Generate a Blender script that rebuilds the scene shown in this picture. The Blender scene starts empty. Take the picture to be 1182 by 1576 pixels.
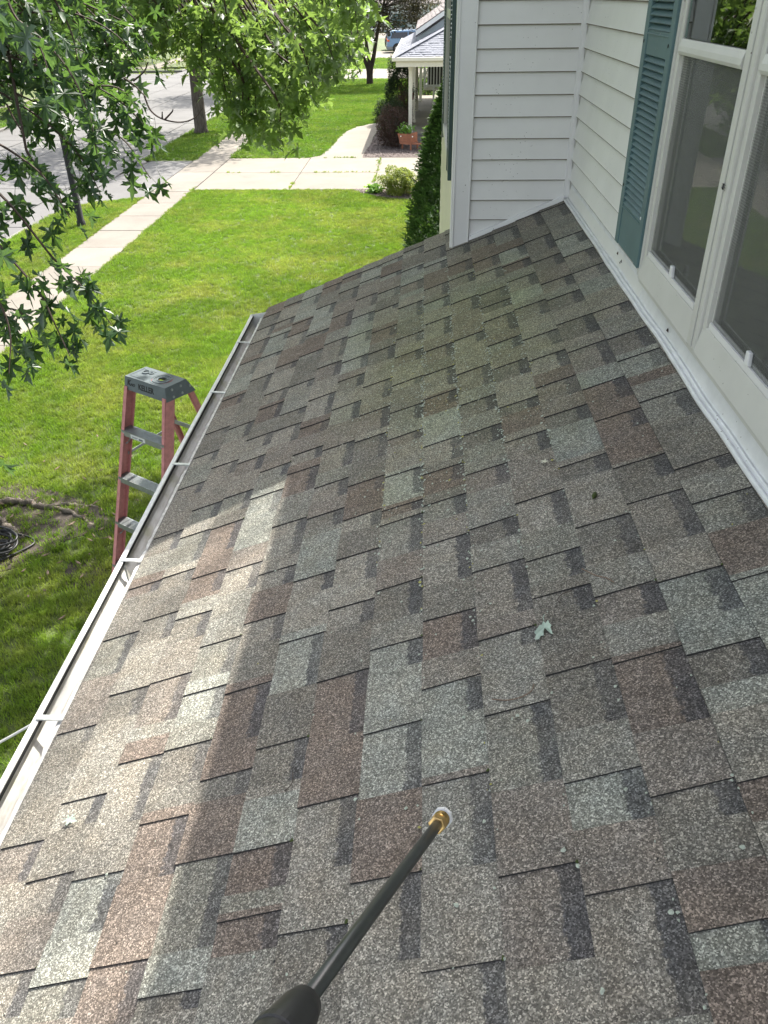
import bpy, bmesh, math, random
import numpy as np
from mathutils import Vector, Matrix, noise as mnoise
random.seed(7); RNG = np.random.default_rng(11)
S = bpy.context.scene; COL = S.collection
R = math.radians

# ------------------------------------------------------------------ camera
cam = bpy.data.cameras.new('camera'); camo = bpy.data.objects.new('camera', cam); COL.objects.link(camo)
YAW, PIT, ROL, FPX = 0.05108503, 0.57903809, -0.01475387, 1224.76
fw = Vector((-math.sin(YAW)*math.cos(PIT), math.cos(YAW)*math.cos(PIT), -math.sin(PIT)))
rt = Vector((math.cos(YAW), math.sin(YAW), 0)); up = rt.cross(fw)
rt2 = math.cos(ROL)*rt + math.sin(ROL)*up; up2 = -math.sin(ROL)*rt + math.cos(ROL)*up
CP = Vector((-0.018, 0, 1.351))
m = Matrix((rt2, up2, -fw)).transposed().to_4x4(); m.translation = CP
camo.matrix_world = m
cam.sensor_fit = 'VERTICAL'; cam.sensor_height = 36; cam.lens = 36*FPX/1576
cam.clip_start = 0.02; cam.clip_end = 2000
S.camera = camo

# ------------------------------------------------------------------ world, sun, exposure
SUNV = Vector((0.364, 0.73, 1.0)).normalized()
elev = math.asin(SUNV.z); az = math.atan2(SUNV.x, SUNV.y)
W = bpy.data.worlds.new('World'); S.world = W; W.use_nodes = True
nt = W.node_tree; nt.nodes.clear()
sky = nt.nodes.new('ShaderNodeTexSky'); sky.sky_type = 'NISHITA'; sky.sun_disc = False
sky.sun_elevation = elev; sky.sun_rotation = az; sky.air_density = 1.0; sky.dust_density = 2.5; sky.ozone_density = 1.0
bw = nt.nodes.new('ShaderNodeRGBToBW'); mx = nt.nodes.new('ShaderNodeMixRGB'); mx.inputs[0].default_value = 0.62
tint = nt.nodes.new('ShaderNodeMixRGB'); tint.blend_type = 'MULTIPLY'; tint.inputs[0].default_value = 1; tint.inputs[2].default_value = (1.25, 1.22, 1.22, 1)
bg = nt.nodes.new('ShaderNodeBackground'); bg.inputs[1].default_value = 0.15
wo = nt.nodes.new('ShaderNodeOutputWorld')
L = nt.links.new
L(sky.outputs[0], bw.inputs[0]); L(bw.outputs[0], tint.inputs[1]); L(sky.outputs[0], mx.inputs[1]); L(tint.outputs[0], mx.inputs[2])
L(mx.outputs[0], bg.inputs[0]); L(bg.outputs[0], wo.inputs[0])
sl = bpy.data.lights.new('sun', 'SUN'); sl.energy = 3.5; sl.angle = R(0.53); sl.color = (1, 0.95, 0.87)
so = bpy.data.objects.new('sun', sl); COL.objects.link(so); so.rotation_euler = (-SUNV).to_track_quat('-Z', 'Y').to_euler(); so.location = (5, 10, 20)
S.view_settings.view_transform = 'Standard'; S.view_settings.look = 'None'; S.view_settings.gamma = 1
S.view_settings.exposure = 1.62
S.cycles.max_bounces = 7; S.cycles.diffuse_bounces = 3; S.cycles.glossy_bounces = 3; S.cycles.transmission_bounces = 4; S.cycles.transparent_max_bounces = 8
S.cycles.caustics_reflective = False; S.cycles.caustics_refractive = False

# ------------------------------------------------------------------ helpers
def link(o, parent=None):
    COL.objects.link(o)
    if parent is not None: o.parent = parent
    return o
def tag(o, label=None, cat=None, group=None, kind=None):
    if label: o['label'] = label
    if cat: o['category'] = cat
    if group: o['group'] = group
    if kind: o['kind'] = kind
    return o
def empty(name, loc=(0, 0, 0), parent=None):
    o = bpy.data.objects.new(name, None); o.location = loc; o.empty_display_size = .2
    return link(o, parent)
def mesh_np(name, V, F, mat, parent=None, smooth=False, mats=None, mi=None):
    """V (n,3), F (m,3) or (m,4) int array or list of lists"""
    me = bpy.data.meshes.new(name)
    if isinstance(F, np.ndarray):
        V = np.asarray(V, dtype=np.float32); n = F.shape[1]
        me.vertices.add(len(V)); me.vertices.foreach_set('co', V.ravel())
        me.loops.add(F.size); me.loops.foreach_set('vertex_index', F.astype(np.int32).ravel())
        me.polygons.add(len(F)); me.polygons.foreach_set('loop_start', np.arange(0, F.size, n, dtype=np.int32))
        me.update(calc_edges=True)
    else:
        me.from_pydata([tuple(v) for v in V], [], F); me.update()
    for mm in (mats or [mat]): me.materials.append(mm)
    if mi is not None: me.polygons.foreach_set('material_index', np.asarray(mi, dtype=np.int32))
    if smooth: me.polygons.foreach_set('use_smooth', np.ones(len(me.polygons), dtype=bool))
    o = bpy.data.objects.new(name, me)
    return link(o, parent)
class MB:
    """collects shapes into one mesh"""
    def __init__(s): s.v = []; s.f = []; s.m = []
    def add(s, vs, fs, mi=0):
        b = len(s.v); s.v += [tuple(v) for v in vs]; s.f += [[i+b for i in f] for f in fs]; s.m += [mi]*len(fs); return s
    def box(s, a, b, mi=0, M=None):
        x0, y0, z0 = a; x1, y1, z1 = b
        vs = [(x0,y0,z0),(x1,y0,z0),(x1,y1,z0),(x0,y1,z0),(x0,y0,z1),(x1,y0,z1),(x1,y1,z1),(x0,y1,z1)]
        if M is not None: vs = [M @ Vector(v) for v in vs]
        return s.add(vs, [[0,3,2,1],[4,5,6,7],[0,1,5,4],[1,2,6,5],[2,3,7,6],[3,0,4,7]], mi)
    def prism(s, poly, vec, mi=0):
        """closed polygon (3d points) extruded by vec"""
        n = len(poly); vec = Vector(vec); a = [Vector(p) for p in poly]; vs = a + [p+vec for p in a]
        fs = [list(range(n))[::-1], list(range(n, 2*n))] + [[i, (i+1) % n, n+(i+1) % n, n+i] for i in range(n)]
        return s.add(vs, fs, mi)
    def tube(s, pts, rad, n=8, mi=0, cap=True):
        pts = [Vector(p) for p in pts]
        if not hasattr(rad, '__len__'): rad = [rad]*len(pts)
        vs = []; ref = None
        for i, p in enumerate(pts):
            d = (pts[min(i+1, len(pts)-1)] - pts[max(i-1, 0)])
            d = d.normalized() if d.length > 1e-9 else Vector((0, 0, 1))
            if ref is None: ref = Vector((0, 0, 1)) if abs(d.z) < .9 else Vector((1, 0, 0))
            u = ref.cross(d).normalized() if ref.cross(d).length > 1e-6 else Vector((1, 0, 0)).cross(d).normalized()
            w = d.cross(u); ref = w.cross(u).normalized() if False else ref
            for k in range(n):
                a = 2*math.pi*k/n; vs.append(p + rad[i]*(math.cos(a)*u + math.sin(a)*w))
        fs = [[i*n+k, i*n+(k+1) % n, (i+1)*n+(k+1) % n, (i+1)*n+k] for i in range(len(pts)-1) for k in range(n)]
        if cap: fs += [list(range(n))[::-1], list(range((len(pts)-1)*n, len(pts)*n))]
        return s.add(vs, fs, mi)
    def sweep(s, prof, y0, y1, ny=1, wob=None, mi=0):
        """open profile [(x,z)] swept along y"""
        vs = []; n = len(prof)
        for j in range(ny+1):
            y = y0 + (y1-y0)*j/ny
            for i, (x, z) in enumerate(prof):
                dx, dz = wob(i, y) if wob else (0, 0); vs.append((x+dx, y, z+dz))
        fs = [[j*n+i, j*n+i+1, (j+1)*n+i+1, (j+1)*n+i] for j in range(ny) for i in range(n-1)]
        return s.add(vs, fs, mi)
    def build(s, name, mats, parent=None, smooth=False, bevel=0, solid=0, kind=None):
        if not isinstance(mats, (list, tuple)): mats = [mats]
        o = mesh_np(name, s.v, s.f, None, parent, smooth, mats=mats, mi=s.m)
        if solid:
            md = o.modifiers.new('solid', 'SOLIDIFY'); md.thickness = solid; md.offset = 0
        if bevel:
            md = o.modifiers.new('bevel', 'BEVEL'); md.width = bevel; md.segments = 2; md.limit_method = 'ANGLE'; md.angle_limit = R(35)
        if kind: o['kind'] = kind
        return o
def copy_tree(o, parent=None):
    c = o.copy(); COL.objects.link(c); c.parent = parent
    for ch in list(o.children): copy_tree(ch, c)
    return c

# ------------------------------------------------------------------ materials
class NT:
    def __init__(s, name):
        s.m = bpy.data.materials.new(name); s.m.use_nodes = True; s.t = s.m.node_tree; s.n = s.t.nodes; s.l = s.t.links
        s.b = s.n['Principled BSDF']; s.out = s.n['Material Output']
    def N(s, t, **k):
        n = s.n.new(t)
        for a, v in k.items():
            if a.startswith('i_'): n.inputs[a[2:].replace('_', ' ')].default_value = v
            else: setattr(n, a, v)
        return n
    def L(s, a, b): s.l.new(a, b)
    def coord(s, world=True):
        return s.N('ShaderNodeNewGeometry').outputs['Position'] if world else s.N('ShaderNodeTexCoord').outputs['Object']
    def noise(s, vec, scale, detail=4, rough=.6, dist=0):
        n = s.N('ShaderNodeTexNoise'); n.inputs['Scale'].default_value = scale; n.inputs['Detail'].default_value = detail
        n.inputs['Roughness'].default_value = rough; n.inputs['Distortion'].default_value = dist; s.L(vec, n.inputs['Vector']); return n.outputs['Fac']
    def ramp(s, fac, stops):
        n = s.N('ShaderNodeValToRGB'); e = n.color_ramp.elements
        while len(e) < len(stops): e.new(.5)
        for el, (p, c) in zip(e, stops):
            el.position = p; el.color = (c, c, c, 1) if not hasattr(c, '__len__') else (*c, 1)
        s.L(fac, n.inputs['Fac']); return n.outputs['Color']
    def mix(s, fac, a, b, mode='MIX'):
        n = s.N('ShaderNodeMixRGB', blend_type=mode)
        for i, v in enumerate((fac, a, b)):
            if hasattr(v, 'is_output'): s.L(v, n.inputs[i])
            elif i == 0: n.inputs[0].default_value = v
            else: n.inputs[i].default_value = (*v, 1) if hasattr(v, '__len__') else (v, v, v, 1)
        return n.outputs[0]
    def math(s, op, a, b=0, c=None):
        n = s.N('ShaderNodeMath', operation=op)
        for i, v in enumerate((a, b) + ((c,) if c is not None else ())):
            if hasattr(v, 'is_output'): s.L(v, n.inputs[i])
            else: n.inputs[i].default_value = v
        return n.outputs[0]
    def bump(s, h, st=.3, dist=.01):
        n = s.N('ShaderNodeBump'); n.inputs['Strength'].default_value = st; n.inputs['Distance'].default_value = dist
        s.L(h, n.inputs['Height']); s.L(n.outputs[0], s.b.inputs['Normal'])
    def set(s, col=None, rough=.6, metal=0, spec=None):
        if hasattr(col, 'is_output'): s.L(col, s.b.inputs['Base Color'])
        elif col is not None: s.b.inputs['Base Color'].default_value = (*col, 1)
        s.b.inputs['Roughness'].default_value = rough; s.b.inputs['Metallic'].default_value = metal
        if spec is not None: s.b.inputs['Specular IOR Level'].default_value = spec
        return s.m
def simple(name, col, rough=.6, metal=0, var=.12, scale=8, spots=None, bump=0, spec=None, vec_world=True, spotscale=60):
    t = NT(name); p = t.coord(vec_world)
    f = t.noise(p, scale, 5)
    c = t.mix(1, col, t.ramp(f, [(.3, 1-var), (.7, 1+var)]), 'MULTIPLY')
    if spots:
        v = t.N('ShaderNodeTexVoronoi'); v.inputs['Scale'].default_value = spotscale; t.L(p, v.inputs['Vector'])
        f2 = t.noise(p, 3.1, 2)
        thr = t.math('MULTIPLY', t.ramp(f2, [(.4, .0), (.62, 1)]), .095)
        k = t.math('LESS_THAN', v.outputs['Distance'], thr)
        c = t.mix(t.math('MULTIPLY', k, .85), c, spots)
    if bump: t.bump(t.noise(p, scale*12, 4), bump, .004)
    return t.set(c, rough, metal, spec)

def shingle_mat():
    t = NT('asphalt_shingle'); p = t.coord()
    a = t.N('ShaderNodeAttribute', attribute_name='col').outputs['Color']
    b = t.N('ShaderNodeAttribute', attribute_name='band').outputs['Fac']
    v = t.N('ShaderNodeTexVoronoi'); v.inputs['Scale'].default_value = 400; t.L(p, v.inputs['Vector'])
    sep = t.N('ShaderNodeSeparateColor'); t.L(v.outputs['Color'], sep.inputs[0])
    gr = t.ramp(sep.outputs[0], [(0, .46), (.3, .66), (.62, 1.0), (.85, 1.55), (1, 2.5)])
    v2 = t.N('ShaderNodeTexVoronoi'); v2.inputs['Scale'].default_value = 170; t.L(p, v2.inputs['Vector'])
    sep2 = t.N('ShaderNodeSeparateColor'); t.L(v2.outputs['Color'], sep2.inputs[0])
    gr2 = t.ramp(sep2.outputs[1], [(0, .84), (.5, .99), (1, 1.18)])
    big = t.ramp(t.noise(p, 7, 7, .7), [(.3, .84), (.7, 1.18)])
    n2 = t.noise(p, 60, 3)
    # dark shadow-band pigment with a ragged edge
    bb = t.math('ADD', b, t.math('MULTIPLY', t.math('SUBTRACT', n2, .5), 1.5))
    bm = t.ramp(bb, [(.42, 0), (.62, 1)])
    c0 = t.mix(t.math('MULTIPLY', bm, t.ramp(t.noise(p, 4.5, 3), [(.35, .46), (.6, .80)])), a, (.062, .063, .070))
    # moss stain
    sx = t.N('ShaderNodeSeparateXYZ'); t.L(p, sx.inputs[0])
    dx = t.math('MULTIPLY', t.math('SUBTRACT', sx.outputs[0], .16), 1.55)
    dy = t.math('MULTIPLY', t.math('SUBTRACT', sx.outputs[1], 3.35), .72)
    d = t.math('SQRT', t.math('ADD', t.math('MULTIPLY', dx, dx), t.math('MULTIPLY', dy, dy)))
    d = t.math('ADD', d, t.math('MULTIPLY', t.math('SUBTRACT', t.noise(p, 2.6, 4), .5), 1.0))
    mo = t.ramp(d, [(.3, .62), (1.05, 0)])
    c1 = t.mix(mo, c0, t.mix(1, c0, (.90, 1.0, .60), 'MULTIPLY'))
    c2 = t.mix(1, t.mix(1, c1, gr, 'MULTIPLY'), gr2, 'MULTIPLY')
    warm = t.mix(t.ramp(t.noise(p, 13, 5), [(.35, 0), (.65, 1)]), (1.16, 1.11, 1.02), (1.11, 1.11, 1.07))
    c3 = t.mix(1, t.mix(1, c2, big, 'MULTIPLY'), warm, 'MULTIPLY')
    t.bump(t.math('ADD', sep.outputs[0], t.math('MULTIPLY', n2, .6)), .55, .0018)
    return t.set(c3, .92, 0, .25)
def leaf_mat(name, top, trans, rough=.42, var=.35, under=None):
    t = NT(name); p = t.coord()
    oi = t.N('ShaderNodeObjectInfo')
    f = t.noise(p, 9, 3)
    col = t.mix(1, top, t.ramp(f, [(.3, 1-var), (.7, 1+var)]), 'MULTIPLY')
    if under:
        g = t.N('ShaderNodeNewGeometry'); col = t.mix(g.outputs['Backfacing'], col, under)
    t.set(col, rough)
    tr = t.N('ShaderNodeBsdfTranslucent'); tc = t.mix(1, trans, t.ramp(f, [(.3, .8), (.7, 1.2)]), 'MULTIPLY'); t.L(tc, tr.inputs['Color'])
    ad = t.N('ShaderNodeMixShader'); ad.inputs[0].default_value = .5
    t.L(t.b.outputs[0], ad.inputs[1]); t.L(tr.outputs[0], ad.inputs[2]); t.L(ad.outputs[0], t.out.inputs['Surface'])
    return t.m
def grass_mat(name, base, dry, blade=True):
    t = NT(name); p = t.coord()
    f = t.noise(p, 1.1, 5, .65); f2 = t.noise(p, 9, 3); f3 = t.noise(p, 60, 2)
    c = t.mix(t.ramp(f, [(.42, 0), (.68, .75)]), base, dry)
    c = t.mix(1, c, t.ramp(f2, [(.3, .72), (.7, 1.25)]), 'MULTIPLY')
    c = t.mix(1, c, t.ramp(f3, [(.3, .7), (.7, 1.3)]), 'MULTIPLY')
    c = t.mix(1, c, t.ramp(t.noise(p, .32, 4, .6, .5), [(.35, .84), (.65, 1.14)]), 'MULTIPLY')
    t.set(c, .6, 0, .3)
    if blade:
        tr = t.N('ShaderNodeBsdfTranslucent'); t.L(t.mix(1, c, (1.5, 1.6, .8), 'MULTIPLY'), tr.inputs['Color'])
        ad = t.N('ShaderNodeMixShader'); ad.inputs[0].default_value = .45
        t.L(t.b.outputs[0], ad.inputs[1]); t.L(tr.outputs[0], ad.inputs[2]); t.L(ad.outputs[0], t.out.inputs['Surface'])
    else: t.bump(f3, .6, .03)
    return t.m
def concrete(name, col, stain=(.15, .135, .115)):
    t = NT(name); p = t.coord()
    f = t.noise(p, .8, 6, .7); f2 = t.noise(p, 70, 3); f3 = t.noise(p, 5, 5, .7)
    c = t.mix(1, col, t.ramp(f, [(.3, .82), (.7, 1.1)]), 'MULTIPLY')
    c = t.mix(t.ramp(f3, [(.58, 0), (.8, .45)]), c, stain)
    c = t.mix(1, c, t.ramp(f2, [(.3, .88), (.7, 1.1)]), 'MULTIPLY')
    g = t.N('ShaderNodeObjectInfo'); c = t.mix(1, c, t.ramp(g.outputs['Random'], [(0, .9), (1, 1.08)]), 'MULTIPLY')
    t.bump(f2, .25, .004)
    return t.set(c, .85, 0, .3)
def bark(name, c0, c1, sc=14):
    t = NT(name); p = t.coord(); mp = t.N('ShaderNodeMapping'); mp.inputs['Scale'].default_value = (1, 1, .22); t.L(p, mp.inputs[0])
    f = t.noise(mp.outputs[0], sc, 6, .7, .6)
    t.bump(f, .9, .04); return t.set(t.ramp(f, [(.32, c0), (.66, c1)]), .9, 0, .2)
M = {}
M['shingle'] = shingle_mat()
M['asphalt_edge'] = simple('asphalt_edge', (.034, .033, .033), .9)
M['siding'] = simple('white_vinyl_siding', (.76, .755, .73), .5, var=.05, scale=3, spots=(.16, .14, .12), spotscale=48, bump=.08)
M['siding_cream_bounce'] = simple('vinyl_siding_cream_bounce', (.62, .60, .47), .5, var=.06, scale=3)  # wing siding: cream light bounced off the lawn put into the colour
M['trim'] = simple('white_painted_trim', (.76, .755, .745), .4, var=.05, scale=4, spots=(.12, .1, .08), spotscale=30)
M['flash'] = simple('white_flashing', (.74, .745, .75), .33, var=.1, scale=14, spots=(.07, .06, .05), spotscale=42, spec=.7)
M['casing'] = simple('window_casing', (.60, .595, .555), .45, var=.06, scale=5, spots=(.12, .1, .08), spotscale=40)
M['shutter'] = simple('teal_shutter', (.085, .155, .165), .5, var=.12, scale=6, spots=(.3, .3, .3), spotscale=25)
M['shutter_green'] = simple('green_shutter', (.03, .062, .06), .5)
M['dark'] = simple('dark_gap', (.012, .012, .012), .8)
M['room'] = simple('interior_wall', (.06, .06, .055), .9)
M['curtain'] = simple('white_curtain', (.6, .6, .57), .8)
M['gutter'] = simple('gutter_white', (.72, .72, .69), .4, var=.1, scale=20)
def gutter_in():
    t = NT('gutter_inside'); p = t.coord(); mp = t.N('ShaderNodeMapping'); mp.inputs['Scale'].default_value = (1, .25, 1); t.L(p, mp.inputs[0])
    f = t.noise(mp.outputs[0], 26, 6, .7); f2 = t.noise(p, 5, 4)
    c = t.mix(t.ramp(f, [(.42, 0), (.72, .8)]), (.76, .75, .72), (.40, .37, .30))
    c = t.mix(t.ramp(f2, [(.55, 0), (.7, .5)]), c, (.42, .42, .18)); return t.set(c, .5)
M['gutter_in'] = gutter_in()
M['chip'] = simple('flaking_drip_edge', (.62, .6, .56), .6, var=.35, scale=45, spots=(.1, .08, .06), spotscale=70)
M['metal'] = simple('galvanised', (.62, .64, .64), .35, .6, var=.2, scale=30)
M['alu'] = simple('aluminium_tread', (.36, .39, .39), .42, .75, var=.12, scale=30)
M['fibre'] = simple('red_fibreglass', (.56, .23, .22), .6, var=.16, scale=30, bump=.1)
M['cap'] = simple('grey_plastic_cap', (.115, .14, .15), .5, var=.14, scale=20, bump=.1)
M['black'] = simple('black_print', (.01, .01, .01), .6)
M['sticker'] = simple('white_sticker', (.7, .7, .7), .5)
M['redprint'] = simple('red_print', (.4, .05, .05), .6)
M['rubber'] = simple('black_rubber', (.018, .018, .018), .45, var=.3, scale=40)
M['wand'] = simple('wand_tube', (.03, .034, .032), .32, var=.2, scale=60, spec=.6)
M['brass'] = simple('brass', (.75, .50, .2), .3, .95, var=.15, scale=80)
M['whiteplastic'] = simple('white_plastic', (.8, .8, .8), .35)
M['lawn'] = grass_mat('lawn_ground', (.06, .095, .016), (.12, .13, .035), False)
M['blade'] = grass_mat('grass_blade', (.145, .235, .028), (.29, .30, .09))
M['blade_far'] = grass_mat('grass_blade_far', (.105, .19, .028), (.18, .235, .05))
M['walk'] = concrete('sidewalk_concrete', (.225, .203, .172))
M['drive'] = concrete('driveway_concrete', (.24, .217, .18))
M['street'] = concrete('street_concrete', (.16, .157, .152))
M['kerb'] = concrete('kerb_concrete', (.2, .192, .18))
M['joint'] = simple('joint_dirt', (.05, .045, .035), .95)
M['soil'] = simple('bare_soil', (.06, .048, .038), .95, var=.5, scale=14, bump=.9)
M['mulch'] = simple('mulch', (.12, .095, .085), .95, var=.6, scale=40, bump=1)
M['chipmulch'] = simple('mulch_chip', (.20, .165, .15), .95, var=.6, scale=30)
M['bark_maple'] = bark('maple_bark', (.07, .06, .05), (.27, .23, .19))
M['bark_dark'] = bark('dark_bark', (.02, .016, .013), (.07, .055, .045))
M['dirt'] = simple('lap_dirt_shade', (.20, .175, .14), .9)  # brown lap-edge dirt, its dark also painted to deepen the shadow lines
M['pole'] = simple('dark_pole', (.012, .013, .013), .8)
M['bark_street'] = bark('street_maple_bark', (.035, .03, .025), (.14, .12, .10))
M['twig'] = simple('twig', (.06, .04, .03), .8)
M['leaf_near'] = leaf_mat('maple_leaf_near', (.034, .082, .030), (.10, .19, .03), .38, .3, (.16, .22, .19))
M['leaf_mid'] = leaf_mat('maple_leaf_lit_colour', (.085, .15, .045), (.24, .37, .07), .42, .4, (.20, .27, .18))  # brighter copy of the near leaf, sunlight put into the colour
M['leaf_tree'] = leaf_mat('street_maple_leaf', (.07, .125, .025), (.30, .38, .05), .5, .4)
M['leaf_purple'] = leaf_mat('dark_plum_leaf', (.03, .032, .018), (.055, .05, .02), .5, .5)
M['arb'] = leaf_mat('arborvitae_spray', (.05, .12, .03), (.07, .13, .02), .6, .5)
M['barberry'] = leaf_mat('barberry_leaf', (.07, .045, .035), (.09, .05, .03), .6, .5)
M['shrub'] = leaf_mat('yellow_green_shrub', (.19, .26, .045), (.32, .36, .06), .5, .45)
M['evergreen'] = leaf_mat('evergreen_leaf', (.035, .06, .025), (.05, .08, .02), .6, .5)
M['hosta'] = leaf_mat('hosta_leaf', (.13, .3, .05), (.25, .42, .06), .5, .3)
M['paleleaf'] = simple('pale_leaf_underside', (.40, .49, .41), .7, var=.1, scale=60)
M['lichen'] = simple('lichen', (.42, .46, .38), .95, var=.25, scale=200)
M['lichen_y'] = simple('yellow_lichen', (.36, .34, .1), .95, var=.3, scale=200)
M['moss'] = simple('moss', (.05, .07, .015), .95, var=.4, scale=120)
M['white'] = simple('white_paint', (.8, .8, .78), .5, var=.04)
M['creampaint'] = simple('cream_paint', (.72, .69, .58), .5, var=.04)
M['wood'] = simple('red_stained_wood', (.30, .12, .065), .7, var=.2, scale=12)
M['roof_blue'] = simple('blue_grey_shingles', (.20, .21, .24), .9, var=.3, scale=14)
M['roof_brown'] = simple('brown_grey_shingles', (.25, .22, .21), .9, var=.3, scale=14)
M['panelblue'] = simple('pale_blue_siding', (.55, .62, .64), .6, var=.04)
M['vanblue'] = simple('blue_car_paint', (.17, .27, .40), .25, .3, var=.03)
M['carblack'] = simple('black_car_paint', (.012, .012, .014), .2, .2, var=.03)
M['grey_trim'] = simple('grey_bumper', (.20, .22, .22), .5)
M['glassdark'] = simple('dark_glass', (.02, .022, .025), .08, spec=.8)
M['tail'] = simple('red_tail_lamp', (.6, .04, .02), .25)
M['amber'] = simple('amber_lamp', (.8, .25, .03), .25)
M['hub'] = simple('wheel_hub', (.45, .45, .46), .35, .7)
M['redflower'] = simple('red_flowers', (.35, .02, .03), .7)
M['pot'] = simple('dark_red_pot', (.10, .02, .02), .6)
M['petal'] = simple('white_petals', (.85, .85, .8), .7)
M['rope'] = simple('white_cord', (.6, .6, .56), .7)
def glass_mat():
    t = NT('window_glass'); t.n.remove(t.b)
    g = t.N('ShaderNodeBsdfGlossy'); g.inputs['Roughness'].default_value = .01; g.inputs['Color'].default_value = (.9, .95, .93, 1)
    tr = t.N('ShaderNodeBsdfTransparent'); tr.inputs['Color'].default_value = (.8, .85, .83, 1)
    fr = t.N('ShaderNodeFresnel'); fr.inputs['IOR'].default_value = 2.1
    mxs = t.N('ShaderNodeMixShader'); t.L(fr.outputs[0], mxs.inputs[0]); t.L(tr.outputs[0], mxs.inputs[1]); t.L(g.outputs[0], mxs.inputs[2]); t.L(mxs.outputs[0], t.out.inputs['Surface'])
    return t.m
M['glass'] = glass_mat()
def screen_mat():
    t = NT('insect_screen'); t.set((.20, .205, .195), .7); p = t.coord()
    sx = t.N('ShaderNodeSeparateXYZ'); t.L(p, sx.inputs[0])
    w = t.math('ADD', t.math('MULTIPLY', t.math('SINE', t.math('MULTIPLY', sx.outputs[1], 720)), .5), .5)
    w2 = t.math('ADD', t.math('MULTIPLY', t.math('SINE', t.math('MULTIPLY', sx.outputs[2], 900)), .5), .5)
    n = t.noise(p, 7, 4)
    a = t.math('ADD', t.math('ADD', .07, t.math('MULTIPLY', w, .18)), t.math('ADD', t.math('MULTIPLY', w2, .08), t.math('MULTIPLY', n, .2)))
    tr = t.N('ShaderNodeBsdfTransparent'); mxs = t.N('ShaderNodeMixShader')
    t.L(a, mxs.inputs[0]); t.L(tr.outputs[0], mxs.inputs[1]); t.L(t.b.outputs[0], mxs.inputs[2]); t.L(mxs.outputs[0], t.out.inputs['Surface'])
    return t.m
M['screen'] = screen_mat()
# tooth edges of the laminated shingles: course -> [(y of the raised edge, length of the cut-out before it)]
SLASH = {-7:[[1.169,0.113],[2.205,0.06],[2.522,0.13],[4.263,0.226],[4.584,0.247],[4.82,0.189]],-6:[[0.834,0.096],[1.048,0.095],[1.265,0.087],[1.64,0.113],[1.973,0.127],[2.204,0.067],[2.45,0.197],[2.982,0.113],[3.352,0.149],[3.911,0.218],[4.546,0.127]],-5:[[0.79,0.074],[1.022,0.138],[1.349,0.198],[1.638,0.175],[1.917,0.123],[2.131,0.117],[2.432,0.179],[2.647,0.137],[2.926,0.119],[3.136,0.119],[3.448,0.165],[3.613,0.132],[4.414,0.217]],-4:[[0.806,0.143],[1.133,0.153],[1.349,0.125],[1.54,0.119],[1.735,0.147],[2.102,0.138],[2.559,0.149],[2.762,0.096],[3.12,0.162],[3.587,0.082],[4.732,0.191]],-3:[[0.727,0.036],[1.0,0.198],[1.216,0.068],[1.495,0.181],[1.779,0.114],[2.015,0.094],[2.287,0.21],[2.651,0.179],[2.803,0.094],[3.038,0.1],[3.313,0.217],[3.689,0.175],[4.005,0.253],[4.423,0.253],[4.869,0.222]],-2:[[0.845,0.072],[0.993,0.098],[1.267,0.119],[1.635,0.197],[1.912,0.088],[2.259,0.095],[2.461,0.118],[2.745,0.191],[3.107,0.163],[3.404,0.132],[3.63,0.153],[3.963,0.151],[4.255,0.165],[4.569,0.206]],-1:[[0.795,0.093],[1.068,0.16],[1.437,0.199],[1.714,0.091],[1.951,0.143],[2.168,0.086],[2.386,0.084],[2.712,0.184],[2.939,0.182],[3.222,0.186],[3.605,0.161],[3.888,0.136],[4.509,0.137]],0:[[0.866,0.161],[1.223,0.177],[1.498,0.093],[1.735,0.146],[2.06,0.19],[2.145,0.054],[2.355,0.168],[2.629,0.068],[2.854,0.13],[3.422,0.117],[4.096,0.22],[4.464,0.163]],1:[[0.681,0.131],[1.047,0.199],[1.311,0.101],[1.548,0.146],[1.876,0.202],[2.091,0.107],[2.283,0.1],[2.473,0.152],[2.86,0.108],[3.095,0.182],[3.352,0.146],[3.692,0.213],[3.996,0.148],[4.228,0.186],[4.646,0.155],[4.97,0.259]],2:[[0.818,0.161],[1.184,0.197],[1.417,0.055],[1.683,0.206],[1.882,0.088],[2.454,0.111],[2.692,0.117],[2.975,0.18],[3.344,0.102],[4.212,0.147],[4.462,0.191]],3:[[0.755,0.198],[0.974,0.104],[1.251,0.162],[1.51,0.089],[1.658,0.107],[1.935,0.164],[2.304,0.122],[2.56,0.079],[2.899,0.135],[3.142,0.105],[3.425,0.192],[3.61,0.091],[3.794,0.124],[4.114,0.159],[4.338,0.174],[4.75,0.182]],4:[[0.668,0.059],[0.906,0.065],[1.233,0.19],[1.45,0.103],[1.733,0.169],[2.377,0.099],[2.607,0.134],[2.849,0.144],[3.064,0.142],[3.429,0.165],[3.819,0.168],[4.074,0.132],[4.328,0.188],[4.722,0.257]],5:[[1.203,0.095],[1.438,0.144],[1.766,0.201],[1.949,0.111],[2.238,0.106],[2.471,0.145],[2.797,0.203],[3.087,0.189],[3.385,0.146],[3.606,0.133],[3.949,0.157],[4.319,0.254],[4.799,0.28]],6:[[1.375,0.118],[1.681,0.131],[2.257,0.165],[2.58,0.128],[2.782,0.161],[3.069,0.108],[3.588,0.157],[4.153,0.175],[4.763,0.247]]}
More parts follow.
